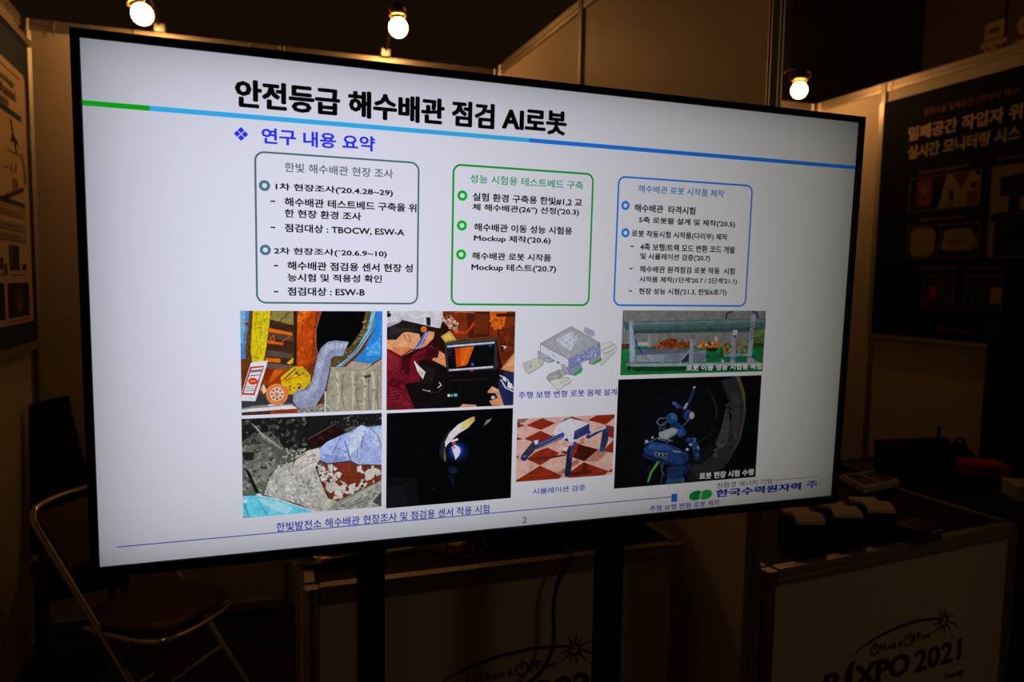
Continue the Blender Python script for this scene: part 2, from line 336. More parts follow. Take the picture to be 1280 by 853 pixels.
# the slide's pictures: shapes as red, green, blue, then points in half slide units
PICTURES = [
((238.1, 445.9, 493.2, 638.2), [
(120,61,25,476,892,986,892,986,1276,476,1276),
(81,153,204,476,892,509,892,510,928,496,986,493,1067,476,1067),
(137,192,214,476,892,493,892,495,938,482,1009,476,1009),
(109,72,39,506,892,519,892,514,1072,493,1070,491,1024,501,981),
(-3,16,3.8,159,92,43,81,53,30,137,108,64,495,895,517,895,513,1072,493,1067),
(244,217,24,520,892,581,892,576,938,564,1025,554,1078,515,1083,510,1034),
(198,170,18,532,894,525,962,528,963,535,894),
(198,170,18,525,961,535,1025,537,1025,528,961),
(198,170,18,535,1023,520,1078,523,1078,538,1024),
(255,242,64,563,894,553,962,556,963,566,894),
(255,242,64,553,961,548,1025,551,1026,557,961),
(187,159,18,550,923,540,986,542,987,552,923),
(187,159,18,540,985,546,1049,548,1049,542,985),
(-3,30,3.1,221,192,18,255,237,53,193,164,22,522,895,574,895,558,1059,517,1077),
(75,45,25,580,892,668,892,664,1097,561,1098,564,1025,576,938),
(170,159,74,584,894,659,893,660,945,601,929,579,923),
(92,69,38,582,900,659,900,659,898,582,899),
(92,69,38,582,906,659,907,659,906,582,905),
(92,69,38,582,913,659,915,659,913,582,911),
(92,69,38,582,919,659,922,659,920,582,917),
(92,69,38,582,925,659,929,659,928,582,924),
(92,69,38,582,931,659,936,659,935,582,930),
(92,69,38,582,938,658,944,659,942,582,936),
(48,30,22,610,935,648,896,647,894,608,933),
(255,120,18,571,954,656,973,656,984,568,968),
(98,72,53,573,969,660,984,660,1006,570,992),
(254,103,13,568,1000,623,1010,623,1019,568,1011),
(255,136,33,575,997,592,982,591,980,574,995),
(255,136,33,590,981,590,1004,592,1004,592,981),
(255,136,33,592,1003,575,995,574,997,591,1004),
(243,114,33,618,1007,656,983,655,981,617,1005),
(98,80,64,565,1035,656,1051,656,1070,563,1059),
(255,125,18,561,1064,613,1069,613,1084,563,1079),
(115,97,79,567,1083,657,1095,657,1110,567,1104),
(209,78,18,674,892,759,892,742,948,741,1062,730,1081,673,1110,664,1095,669,987),
(255,112,18,682,892,724,892,677,963,669,1021),
(255,136,27,692,892,713,892,674,938,675,914),
(159,58,18,740,894,750,892,760,892,735,987,743,1062,724,1071,730,963),
(-3,36,3.8,232,92,20,187,69,18,249,108,27,679,894,740,899,735,1072,673,1095),
(53,34,22,665,892,673,892,670,1095,661,1095),
(170,69,16,553,1107,664,1107,720,1141,711,1181,635,1188,553,1166),
(232,103,22,594,1108,622,1114,580,1157,571,1157),
(148,53,13,553,1107,590,1110,566,1151,553,1151),
(249,203,24,613,1138,659,1100,692,1100,720,1133,718,1166,673,1204,631,1203,617,1178),
(243,192,27,660,1064,635,1085,645,1091,657,1085),
(103,48,18,625,1148,669,1108,666,1105,622,1145),
(226,58,43,612,1154,674,1141,673,1138,612,1152),
(226,58,43,673,1141,736,1082,734,1080,672,1139),
(193,92,22,711,1095,672,1119,673,1121,712,1097),
(193,92,22,673,1118,630,1153,631,1155,674,1120),
(-4,40,3.1,215,170,20,137,103,22,255,226,64,92,69,27,617,1158,692,1105,716,1141,673,1199,621,1197),
(10,10,10,760,892,923,892,909,964,867,1024,816,1064,771,1077,743,1049,739,973),
(170,103,64,758,892,739,958,742,959,761,892),
(170,103,64,740,957,738,1028,741,1028,742,957),
(170,103,64,738,1027,744,1051,747,1050,741,1026),
(109,86,43,923,892,945,892,929,964,890,1029,850,1074,811,1101,795,1098,795,1083,826,1058,870,1021,909,964),
(-4,70,2.6,159,131,69,81,64,33,182,159,95,70,80,64,924,891,946,891,929,964,890,1029,850,1074,802,1100,797,1085,865,1029,909,964),
(148,212,232,945,892,966,892,946,972,897,1044,838,1101,811,1103,850,1076,891,1032,930,965),
(49,150,226,964,892,986,892,986,1070,944,1095,877,1082,919,1037,949,972),
(30,48,74,962,893,942,964,945,965,965,893),
(30,48,74,943,963,893,1036,895,1038,945,964),
(30,48,74,894,1035,834,1098,836,1100,896,1037),
(92,187,245,939,1030,979,995,979,1061,924,1065),
(-2,14,3.8,148,220,251,70,170,235,914,1050,979,995,984,1061,934,1080),
(193,175,147,872,1083,949,1095,924,1114,890,1121,848,1106),
(187,177,145,795,1103,846,1105,890,1122,925,1115,986,1076,986,1276,803,1276,768,1276,783,1163),
(221,212,183,812,1122,818,1196,826,1196,820,1121),
(221,212,183,818,1192,814,1267,822,1267,826,1192),
(221,212,183,868,1123,875,1198,883,1198,876,1122),
(221,212,183,875,1194,871,1269,878,1270,883,1194),
(221,212,183,910,1124,917,1200,925,1199,918,1123),
(221,212,183,917,1195,913,1271,921,1272,925,1196),
(221,212,183,945,1125,952,1201,960,1200,953,1124),
(221,212,183,952,1196,948,1272,956,1273,960,1197),
(159,148,114,835,1132,831,1216,838,1217,842,1132),
(159,148,114,831,1214,840,1268,847,1267,837,1213),
(159,148,114,889,1133,885,1218,892,1219,896,1134),
(159,148,114,885,1215,894,1271,901,1270,891,1214),
(159,148,114,933,1134,930,1220,937,1220,940,1135),
(159,148,114,929,1217,939,1272,946,1271,936,1216),
(159,148,114,966,1135,962,1221,969,1222,973,1136),
(159,148,114,962,1218,972,1274,979,1273,969,1217),
(-3,60,3.1,170,161,126,204,194,162,154,145,110,802,1113,984,1107,985,1272,777,1263),
(115,56,48,910,1142,943,1135,943,1146,912,1153),
(255,248,225,919,1148,919,1150,918,1151,917,1152,915,1153,914,1153,912,1152,911,1151,910,1150,910,1148,910,1146,911,1145,912,1144,914,1144,915,1144,917,1144,918,1145,919,1147),
(81,114,64,890,1236,907,1244,909,1241,891,1233),
(64,64,70,527,1199,656,1204,656,1246,477,1249,477,1222,524,1224),
(159,148,121,477,1249,524,1241,654,1238,656,1246,477,1254),
(170,177,197,860,1009,838,1061,807,1063,812,1003),
(199,206,217,857,1016,849,1035,809,1033,811,1012),
(134,139,165,859,1008,837,1061,839,1062,861,1009),
(134,139,165,843,1006,827,1062,828,1062,845,1007),
(134,139,165,827,1004,816,1063,818,1063,829,1005),
(170,177,197,812,1003,807,1063,795,1073,783,1008),
(199,206,217,811,1012,809,1033,789,1040,785,1017),
(134,139,165,811,1002,806,1063,808,1064,813,1003),
(134,139,165,801,1004,802,1067,804,1067,803,1004),
(134,139,165,791,1006,798,1070,800,1070,793,1006),
(170,177,197,783,1008,795,1073,793,1093,759,1030),
(199,206,217,785,1017,789,1040,776,1061,764,1039),
(134,139,165,782,1007,794,1073,796,1073,784,1007),
(134,139,165,774,1015,793,1080,795,1080,776,1014),
(134,139,165,766,1022,793,1087,795,1086,767,1022),
(170,177,197,759,1030,793,1093,790,1113,746,1057),
(199,206,217,764,1039,776,1061,768,1085,752,1065),
(134,139,165,758,1030,793,1094,794,1093,759,1029),
(134,139,165,753,1039,791,1100,793,1099,755,1038),
(134,139,165,749,1048,790,1107,792,1106,751,1047),
(170,177,197,746,1057,790,1113,785,1133,737,1101),
(199,206,217,752,1065,768,1085,761,1117,744,1106),
(134,139,165,745,1057,789,1114,791,1112,746,1056),
(134,139,165,742,1072,788,1120,789,1119,743,1071),
(134,139,165,739,1087,786,1127,787,1125,740,1086),
(170,177,197,737,1101,785,1133,779,1163,730,1131),
(199,206,217,744,1106,761,1117,754,1147,737,1136),
(134,139,165,736,1102,785,1134,786,1132,737,1100),
(134,139,165,734,1112,783,1144,784,1142,735,1110),
(134,139,165,731,1122,781,1154,782,1152,732,1120),
(170,177,197,730,1131,779,1163,773,1188,721,1161),
(199,206,217,737,1136,754,1147,747,1174,729,1165),
(134,139,165,729,1132,779,1164,780,1162,730,1130),
(134,139,165,726,1142,777,1172,778,1170,727,1140),
(134,139,165,723,1152,775,1180,776,1179,724,1150),
(170,177,197,721,1161,773,1188,762,1215,706,1185),
(199,206,217,729,1165,747,1174,734,1200,714,1190),
(134,139,165,720,1162,773,1189,774,1187,721,1160),
(134,139,165,715,1170,769,1198,770,1196,716,1168),
(134,139,165,710,1178,766,1207,766,1205,711,1176),
(170,177,197,706,1185,762,1215,739,1247,687,1185),
(199,206,217,714,1190,734,1200,713,1216,695,1194),
(134,139,165,705,1186,762,1216,763,1214,706,1184),
(134,139,165,699,1186,754,1227,755,1225,700,1184),
(134,139,165,692,1185,746,1237,748,1236,693,1184),
(170,177,197,687,1185,739,1247,710,1267,670,1189),
(199,206,217,695,1194,713,1216,690,1228,676,1201),
(134,139,165,686,1185,738,1248,740,1246,687,1184),
(134,139,165,680,1186,729,1254,730,1253,682,1185),
(134,139,165,675,1188,719,1261,721,1260,676,1187),
(170,177,197,670,1189,710,1267,686,1263,659,1204),
(199,206,217,676,1201,690,1228,672,1233,663,1213),
(134,139,165,669,1189,710,1268,711,1267,671,1188),
(134,139,165,665,1194,702,1266,703,1265,667,1193),
(134,139,165,661,1199,694,1265,695,1264,663,1198),
(170,177,197,659,1204,686,1263,667,1249,655,1226),
(199,206,217,663,1213,672,1233,661,1237,656,1229),
(134,139,165,657,1204,686,1264,687,1263,659,1203),
(134,139,165,656,1211,679,1259,681,1258,658,1210),
(134,139,165,655,1219,673,1254,674,1253,657,1218),
(30,30,33,790,1107,774,1188,776,1189,793,1107),
(30,30,33,774,1186,744,1247,747,1248,777,1188),
(30,30,33,746,1245,713,1266,715,1269,747,1248),
(255,255,240,510,1082,568,1074,565,1093,524,1225,476,1221,476,1217,480,1183),
(215,39,48,508,1097,556,1093,521,1202,479,1199,483,1178),
(255,255,240,512,1103,551,1099,517,1195,485,1193,488,1178),
(251,64,27,533,1151,532,1155,529,1159,524,1162,519,1163,513,1163,508,1161,504,1158,501,1154,500,1150,501,1145,504,1141,508,1138,514,1137,519,1137,525,1139,529,1142,532,1146),
(255,203,168,509,1152,524,1152,525,1148,509,1148),
(103,69,74,509,1113,547,1110,547,1106,509,1109),
(103,69,74,509,1118,547,1115,547,1111,509,1114),
(103,69,74,505,1131,540,1128,540,1125,504,1128),
(170,136,131,491,1172,528,1171,528,1169,491,1170),
(170,136,131,491,1179,528,1178,528,1176,491,1177),
(170,136,131,491,1187,528,1186,528,1183,490,1184),
(243,231,209,546,1175,553,1161,564,1186,552,1200),
(255,125,53,539,1180,548,1166,548,1195),
(255,255,235,568,1239,619,1235,619,1243,568,1244),
(255,123,51,640,1203,638,1214,634,1223,628,1232,619,1238,609,1242,599,1243,589,1241,579,1236,571,1230,565,1221,561,1211,559,1200,561,1190,565,1180,571,1172,580,1166,589,1162,600,1161,610,1162,620,1167,628,1174,635,1182,639,1192),
(255,170,100,636,1202,634,1211,631,1220,625,1228,617,1233,608,1236,599,1237,590,1236,581,1232,574,1226,568,1218,565,1209,564,1199,565,1190,569,1181,574,1174,582,1169,590,1165,600,1164,609,1166,618,1170,625,1176,631,1183,634,1192),
(255,123,51,632,1202,630,1213,624,1223,615,1230,605,1234,594,1233,583,1229,575,1221,569,1211,567,1200,569,1189,575,1179,584,1173,594,1169,605,1169,616,1174,624,1181,630,1191),
(255,215,173,625,1202,624,1211,619,1219,612,1225,604,1228,595,1227,586,1224,579,1217,575,1209,574,1200,575,1191,580,1183,587,1177,595,1174,604,1174,613,1178,619,1184,624,1192),
(137,80,64,622,1201,620,1204,617,1205,614,1204,612,1201,614,1199,617,1198,620,1199),
(137,80,64,615,1218,612,1218,609,1216,608,1213,609,1210,611,1210,614,1212,616,1215),
(137,80,64,599,1224,597,1222,596,1219,597,1215,599,1214,602,1216,603,1219,602,1223),
(137,80,64,584,1217,583,1214,585,1211,588,1209,590,1210,591,1213,589,1216,586,1217),
(137,80,64,577,1200,579,1198,582,1197,585,1198,587,1200,585,1203,582,1204,579,1202),
(137,80,64,584,1184,586,1183,589,1185,591,1188,590,1191,588,1192,585,1190,583,1187),
(137,80,64,600,1178,602,1179,603,1183,602,1186,600,1187,597,1186,596,1182,597,1179),
(137,80,64,615,1185,616,1188,614,1191,611,1192,609,1192,608,1189,610,1186,613,1184),
(255,136,74,607,1201,606,1204,605,1206,603,1208,601,1209,598,1208,596,1207,594,1206,592,1203,592,1200,593,1198,594,1195,596,1194,598,1193,601,1193,603,1194,605,1196,606,1198),
(255,255,246,477,1253,654,1244,672,1258,476,1264),
(170,64,22,476,1276,476,1266,672,1260,672,1274,558,1276),
(70,48,43,476,1267,574,1264,574,1275,476,1275),
(154,153,136,672,1262,787,1238,789,1276,771,1276,672,1275),
(-3,30,2.4,70,69,64,215,215,199,115,114,100,682,1262,787,1241,787,1276,691,1275),
(238,239,225,770,1196,770,1276,775,1276,776,1196)
]),
((237.3, 644.5, 493.2, 832.2), [
(99,101,87,475,1289,986,1289,986,1664,475,1664),
(33,33,30,475,1289,986,1289,986,1338,866,1336,719,1409,700,1436,625,1408,579,1341,510,1349,475,1375),
(-4,90,5.1,77,79,69,58,60,53,107,109,94,40,40,36,474,1291,701,1291,700,1433,578,1385,475,1394),
(-3,60,2.3,89,92,85,138,140,131,46,48,46,720,1343,866,1294,985,1294,985,1335,866,1335),
(116,121,103,475,1423,475,1394,550,1384,601,1437,591,1517,553,1554,530,1580,475,1576),
(141,143,124,508,1461,591,1451,596,1507,558,1535,521,1512),
(-4,130,4.3,138,140,122,95,99,85,163,165,145,70,73,64,477,1394,550,1379,606,1437,591,1517,548,1554,530,1578,477,1574),
(175,175,154,509,1308,546,1350,547,1349,511,1306),
(175,175,154,545,1349,592,1387,593,1386,546,1348),
(175,175,154,517,1320,560,1362,561,1360,518,1319),
(175,175,154,559,1361,597,1393,598,1391,560,1359),
(175,175,154,525,1332,573,1373,575,1372,526,1331),
(175,175,154,573,1373,603,1398,604,1396,574,1371),
(175,175,154,533,1345,587,1385,588,1383,534,1343),
(175,175,154,586,1384,608,1403,610,1402,588,1383),
(175,175,154,542,1357,601,1397,602,1395,543,1355),
(175,175,154,600,1396,614,1409,615,1407,601,1395),
(175,175,154,550,1370,615,1409,616,1407,551,1368),
(175,175,154,614,1408,619,1414,621,1413,615,1407),
(187,187,166,522,1318,550,1360,552,1359,524,1317),
(187,187,166,550,1360,592,1388,593,1385,551,1358),
(150,150,131,563,1375,615,1414,616,1412,564,1374),
(40,40,36,477,1414,519,1416,513,1446,481,1445),
(30,30,27,483,1474,500,1490,534,1573,520,1573),
(207,203,184,600,1477,657,1461,738,1466,782,1614,819,1630,777,1664,737,1664,670,1625,550,1581,563,1535),
(-5,330,2.8,236,234,214,175,172,156,255,252,232,150,150,136,218,214,196,596,1477,657,1461,738,1466,782,1614,816,1632,762,1669,670,1625,553,1580,563,1535),
(-3,90,2.5,187,187,169,126,128,115,224,222,200,634,1404,700,1413,662,1481,600,1477),
(45,22,18,710,1377,807,1328,852,1356,812,1383,758,1407,719,1420),
(-2,14,5.1,77,27,20,27,18,16,720,1378,807,1337,836,1356,763,1401),
(114,116,106,710,1378,805,1327,804,1325,709,1376),
(234,226,200,655,1476,671,1441,710,1421,748,1413,752,1459,730,1491,700,1493,671,1481),
(27,27,30,654,1479,663,1455,660,1454,652,1478),
(27,27,30,661,1457,682,1442,681,1439,660,1454),
(27,27,30,681,1443,701,1433,700,1430,680,1440),
(77,74,66,671,1481,691,1463,690,1462,670,1479),
(77,74,66,690,1464,720,1461,719,1459,690,1462),
(77,74,66,681,1489,710,1475,709,1473,680,1487),
(77,74,66,709,1475,739,1467,739,1465,709,1473),
(64,62,55,695,1454,720,1443,719,1441,694,1452),
(64,62,55,719,1443,744,1447,744,1445,719,1441),
(-2,24,3,255,255,235,187,180,159,662,1471,719,1424,743,1420,743,1461,719,1485),
(255,236,209,741,1418,752,1416,752,1452,743,1446),
(141,60,34,731,1481,767,1472,866,1473,986,1492,986,1558,896,1593,816,1628,781,1612,757,1550),
(-3,34,6.6,236,231,212,249,244,221,206,199,181,731,1481,797,1475,826,1524,797,1553,762,1550),
(-2,26,8.6,242,239,219,224,218,198,767,1561,866,1558,896,1581,816,1624,782,1611),
(-1,16,8.6,236,231,209,866,1495,982,1503,982,1551,906,1582),
(-3,40,3.5,141,60,34,114,48,30,89,40,30,731,1481,767,1472,866,1473,989,1493,990,1557,896,1593,816,1628,781,1612,757,1550),
(40,35,30,736,1481,756,1551,759,1550,740,1480),
(40,35,30,756,1549,783,1614,786,1613,759,1548),
(40,35,30,783,1614,816,1629,817,1626,784,1611),
(190,207,251,751,1417,777,1392,846,1362,866,1358,908,1331,931,1343,986,1337,986,1497,896,1488,866,1470,777,1475,754,1462),
(224,239,255,866,1366,908,1334,926,1348,896,1419,861,1453),
(212,229,255,941,1354,986,1343,986,1383,986,1424,956,1407),
(160,177,230,763,1437,846,1452,861,1469,777,1473,755,1459),
(89,101,152,843,1392,857,1439,860,1438,847,1391),
(89,101,152,856,1437,867,1476,870,1475,860,1436),
(77,89,140,830,1373,810,1414,812,1416,833,1374),
(77,89,140,810,1413,798,1439,800,1441,813,1414),
(107,120,175,914,1377,906,1425,910,1426,917,1378),
(255,255,255,906,1377,893,1425,897,1426,910,1378),
(255,255,255,894,1423,884,1466,887,1467,898,1424),
(101,114,163,939,1344,971,1378,973,1376,941,1342),
(101,114,163,969,1376,984,1425,986,1425,986,1422,972,1375),
(89,101,152,894,1418,887,1466,890,1466,897,1419),
(255,255,255,946,1391,971,1420,973,1418,949,1389),
(40,43,60,750,1463,777,1478,779,1475,752,1460),
(40,43,60,776,1478,867,1474,866,1470,776,1475),
(40,43,60,864,1473,896,1491,897,1488,866,1470),
(40,43,60,895,1491,986,1499,986,1495,895,1487),
(-3,70,2.8,212,226,255,169,187,238,150,165,221,753,1421,846,1370,905,1342,981,1346,982,1487,891,1481,777,1471),
(168,171,150,773,1664,816,1630,986,1557,986,1664),
(-3,70,5.1,206,207,186,126,131,113,187,190,166,821,1633,985,1567,985,1668,777,1670),
(236,236,216,836,1641,897,1608,896,1606,835,1638),
(236,236,216,896,1609,983,1567,982,1565,895,1606),
(101,106,92,851,1658,917,1637,916,1634,850,1655),
(101,106,92,917,1637,943,1601,941,1599,915,1635),
(77,79,71,986,1664,983,1664,951,1641,986,1605),
(121,239,255,475,1579,530,1581,590,1598,670,1633,739,1664,536,1664,475,1659),
(187,255,255,529,1593,590,1603,651,1639,632,1663,557,1626),
(255,255,255,531,1585,595,1601,596,1598,531,1581),
(255,255,255,593,1601,670,1636,671,1633,594,1597),
(255,255,255,669,1636,734,1664,743,1664,670,1632),
(53,138,163,479,1614,493,1657,496,1656,483,1612),
(77,175,198,528,1603,560,1663,563,1662,530,1602),
(255,255,250,492,1600,491,1602,490,1604,487,1605,485,1605,482,1605,479,1604,477,1603,476,1601,475,1599,476,1597,477,1595,479,1594,482,1593,485,1593,488,1594,490,1596,491,1598),
(255,249,228,542,1580,542,1581,540,1583,537,1583,534,1584,530,1583,527,1583,524,1581,522,1580,522,1578,522,1577,524,1576,527,1575,530,1574,534,1575,537,1576,540,1577,542,1578)
]),
((501.8, 445.4, 762.3, 639.3), [
(45,20,13,1004,891,1525,891,1525,1279,1004,1279),
(140,56,20,1223,891,1525,891,1525,1079,1474,1120,1448,1001,1274,1013),
(90,34,16,1320,892,1415,892,1415,993,1327,999),
(125,50,20,1358,898,1413,908,1409,982,1349,982),
(255,117,30,1416,891,1487,891,1478,951,1437,969,1418,924),
(-3,26,4.3,255,143,46,236,90,24,178,67,18,1419,919,1477,913,1473,978,1431,988),
(73,29,18,1443,900,1524,897,1525,902,1525,913,1444,913),
(117,45,20,1445,967,1525,951,1525,1079,1473,1091),
(-3,40,4.3,154,61,24,96,35,18,131,52,22,1451,972,1520,956,1520,1064,1467,1074),
(255,59,35,1268,971,1321,973,1353,928,1352,946,1323,980,1271,980),
(143,52,24,1240,893,1293,893,1321,924,1294,968,1251,940),
(255,131,46,1271,899,1294,895,1293,892,1271,897),
(255,131,46,1292,895,1353,899,1353,896,1292,892),
(253,242,220,1471,1031,1494,1034,1480,1045,1469,1042),
(33,20,16,1480,1039,1479,1041,1478,1043,1476,1044,1473,1045,1470,1045,1468,1044,1466,1043,1464,1041,1464,1039,1464,1037,1466,1036,1468,1035,1470,1034,1473,1034,1476,1035,1478,1036,1479,1038),
(231,225,219,1004,899,1018,891,1223,891,1225,919,1213,958,1167,953,1063,927,1004,954),
(203,196,194,1004,939,1063,927,1028,953,1004,955),
(243,238,231,1063,893,1208,893,1214,924,1156,929,1094,914),
(27,27,29,1020,906,1019,909,1017,912,1014,914,1010,915,1007,915,1004,914,1004,898,1007,897,1010,897,1014,898,1017,900,1019,903),
(178,172,188,1101,904,1105,914,1107,914,1102,904),
(178,172,188,1108,904,1113,914,1114,914,1110,904),
(178,172,188,1116,904,1121,914,1122,914,1118,904),
(178,172,188,1126,904,1131,914,1132,914,1128,904),
(31,31,33,1061,925,1209,959,1204,968,1061,935),
(35,34,35,1156,916,1173,915,1175,949,1159,947),
(38,34,30,1004,955,1058,934,1130,955,1142,986,1115,983,1080,965,1039,1003,1004,1000),
(85,80,76,1022,949,1015,982,1016,983,1024,949),
(85,80,76,1029,950,1023,981,1024,981,1031,950),
(85,80,76,1036,951,1031,979,1032,980,1038,951),
(85,80,76,1044,952,1039,978,1041,978,1045,952),
(85,80,76,1051,953,1047,977,1049,977,1052,953),
(85,80,76,1058,954,1055,975,1057,975,1059,954),
(85,80,76,1065,955,1063,974,1065,974,1066,955),
(85,80,76,1072,956,1072,972,1073,972,1074,956),
(85,80,76,1079,957,1080,971,1081,971,1081,957),
(85,80,76,1086,958,1088,969,1090,969,1088,958),
(85,80,76,1094,960,1096,968,1098,967,1095,959),
(85,80,76,1101,961,1105,967,1106,966,1102,960),
(85,80,76,1108,962,1113,965,1114,964,1109,961),
(85,80,76,1116,964,1122,964,1122,962,1116,962),
(255,180,120,1004,1002,1039,1003,1066,976,1084,972,1131,981,1137,1012,1116,1041,1065,1068,1029,1046,1004,1036),
(242,143,92,1029,1031,1095,1032,1116,1041,1065,1068,1024,1046),
(218,119,78,1066,983,1089,980,1100,1016,1085,1011),
(255,201,138,1071,977,1084,976,1092,1011,1082,1001),
(255,164,102,1131,1032,1168,970,1191,973,1188,997,1157,1028,1126,1041),
(255,189,124,1165,978,1188,978,1183,997,1157,1017),
(101,112,196,1154,971,1169,968,1148,1017,1116,1046,1108,1042),
(224,230,248,1158,977,1135,1022,1137,1023,1161,978),
(224,230,248,1136,1020,1114,1042,1116,1044,1138,1022),
(255,145,35,1159,963,1158,967,1156,970,1153,973,1149,974,1145,974,1141,973,1138,970,1136,966,1135,962,1136,958,1138,955,1141,952,1145,951,1149,951,1153,952,1156,955,1158,958),
(236,96,24,1153,963,1153,964,1152,966,1150,967,1148,968,1146,968,1144,967,1143,966,1142,964,1141,962,1142,961,1143,959,1144,958,1146,957,1148,957,1150,958,1152,959,1153,961),
(24,22,22,1062,1070,1103,1043,1100,1039,1060,1066),
(24,22,22,1099,1044,1133,1044,1132,1039,1099,1040),
(125,24,38,1004,1083,1004,1036,1062,1070,1097,1078,1111,1057,1178,1022,1211,1059,1205,1076,1134,1082,1135,1173,1086,1192,1114,1267,1109,1279,1047,1279,1005,1277),
(79,16,24,1065,1071,1097,1078,1091,1140,1055,1134),
(154,38,51,1006,1046,1054,1077,1039,1129,1009,1118),
(90,18,29,1024,1149,1076,1171,1045,1191,1009,1180),
(96,20,30,1116,1068,1205,1033,1208,1070,1132,1079),
(166,50,62,1009,1212,1056,1203,1056,1200,1008,1209),
(166,50,62,1054,1202,1097,1236,1098,1234,1056,1200),
(166,50,62,1009,1223,1056,1216,1056,1214,1009,1221),
(166,50,62,1054,1216,1097,1250,1098,1248,1056,1214),
(166,50,62,1009,1235,1056,1230,1056,1227,1009,1232),
(166,50,62,1054,1229,1097,1263,1099,1261,1056,1227),
(166,50,62,1009,1246,1056,1244,1056,1241,1009,1244),
(166,50,62,1054,1243,1097,1277,1099,1275,1056,1241),
(73,16,24,1008,1170,1055,1193,1057,1190,1009,1167),
(73,16,24,1053,1192,1102,1263,1104,1261,1056,1190),
(-2,40,3.8,143,33,46,102,20,31,1006,1077,1065,1083,1081,1192,1092,1266,1010,1268),
(24,18,18,1129,1084,1243,1107,1238,1279,1202,1279,1114,1276,1073,1176,1135,1168),
(38,29,25,1143,1105,1195,1122,1186,1185,1138,1173),
(236,236,226,1210,1174,1219,1187,1222,1186,1213,1173),
(236,236,226,1220,1184,1205,1195,1207,1198,1222,1187),
(236,236,226,1145,1203,1176,1211,1176,1209,1146,1201),
(236,236,226,1177,1210,1173,1204,1171,1206,1175,1211),
(73,61,56,1170,1217,1208,1213,1208,1211,1169,1215),
(73,61,56,1207,1213,1230,1197,1228,1195,1206,1211),
(255,243,216,1111,1089,1156,1132,1146,1161,1123,1126),
(224,201,177,1132,1121,1151,1131,1144,1150,1130,1131),
(255,255,251,1109,1089,1123,1117,1127,1115,1114,1087),
(255,164,102,1205,1044,1233,1062,1240,1114,1182,1084),
(73,20,25,1157,1032,1211,1044,1205,1076,1158,1077),
(231,180,66,1216,991,1252,968,1282,1009,1234,1016),
(255,218,100,1225,992,1249,979,1263,1002,1236,1007),
(195,133,102,1214,919,1251,906,1284,940,1285,977,1251,960),
(-3,26,3.8,255,213,177,73,50,46,236,143,100,1219,919,1251,908,1283,940,1281,974,1246,958),
(56,52,50,1230,1016,1274,1007,1446,999,1456,1117,1443,1129,1246,1134),
(85,75,68,1231,1016,1443,1000,1444,1009,1236,1023),
(16,16,18,1241,1029,1439,1013,1436,1120,1250,1130),
(224,230,244,1242,1028,1438,1014,1438,1021,1242,1035),
(224,230,240,1250,1123,1434,1113,1434,1121,1251,1130),
(50,61,100,1242,1035,1438,1021,1438,1025,1242,1040),
(255,106,20,1274,1040,1353,1032,1324,1107,1281,1115),
(224,73,16,1274,1040,1296,1039,1297,1113,1281,1115),
(255,178,68,1327,1037,1304,1109,1306,1109,1329,1037),
(73,96,220,1353,1105,1353,1107,1352,1109,1350,1110,1349,1110,1346,1110,1344,1110,1343,1108,1342,1107,1341,1105,1342,1103,1343,1101,1344,1100,1346,1099,1348,1099,1350,1100,1352,1101,1353,1103),
(50,73,133,1428,1030,1428,1032,1426,1034,1425,1035,1423,1036,1420,1036,1418,1035,1416,1034,1415,1032,1415,1029,1415,1027,1416,1025,1418,1024,1420,1023,1422,1023,1424,1024,1426,1025,1427,1027),
(73,80,100,1246,1045,1261,1044,1261,1042,1246,1043),
(73,80,100,1246,1056,1262,1054,1261,1052,1246,1054),
(73,80,100,1246,1066,1262,1065,1261,1063,1246,1064),
(18,16,16,1223,1279,1233,1133,1457,1127,1480,1278,1466,1279),
(108,56,41,1254,1170,1260,1170,1260,1168,1254,1168),
(108,56,41,1264,1170,1269,1170,1269,1168,1264,1168),
(108,56,41,1274,1169,1279,1170,1279,1167,1274,1167),
(108,56,41,1283,1169,1289,1169,1289,1167,1283,1167),
(108,56,41,1293,1169,1298,1169,1298,1167,1293,1167),
(108,56,41,1303,1169,1308,1169,1308,1167,1303,1167),
(108,56,41,1313,1168,1318,1169,1318,1166,1312,1166),
(108,56,41,1322,1168,1328,1168,1328,1166,1322,1166),
(108,56,41,1332,1168,1338,1168,1338,1166,1332,1166),
(108,56,41,1342,1168,1347,1168,1347,1166,1342,1165),
(108,56,41,1352,1167,1357,1168,1357,1165,1352,1165),
(108,56,41,1362,1167,1367,1167,1367,1165,1362,1165),
(108,56,41,1372,1167,1377,1167,1377,1165,1372,1165),
(108,56,41,1382,1167,1387,1167,1387,1165,1382,1164),
(108,56,41,1392,1166,1397,1166,1397,1164,1391,1164),
(108,56,41,1401,1166,1407,1166,1407,1164,1401,1164),
(224,108,46,1335,1132,1352,1132,1352,1129,1334,1130),
(73,67,62,1249,1151,1263,1150,1263,1148,1248,1149),
(255,255,253,1258,1229,1257,1231,1256,1232,1255,1234,1253,1234,1251,1234,1249,1233,1247,1232,1246,1230,1246,1228,1246,1226,1247,1224,1249,1223,1251,1223,1253,1223,1255,1223,1256,1225,1257,1227),
(96,201,89,1270,1228,1269,1230,1268,1232,1267,1233,1265,1234,1263,1234,1262,1233,1260,1232,1259,1230,1259,1228,1259,1226,1260,1225,1261,1224,1263,1223,1265,1223,1267,1224,1268,1225,1269,1227),
(89,203,244,1273,1222,1286,1222,1286,1234,1273,1234),
(250,157,98,1467,1128,1525,1058,1525,1142,1497,1135),
(255,195,128,1488,1118,1523,1070,1524,1113),
(38,50,92,1459,1169,1485,1135,1525,1142,1525,1279,1482,1279,1459,1226),
(230,242,253,1462,1154,1497,1176,1500,1171,1464,1150),
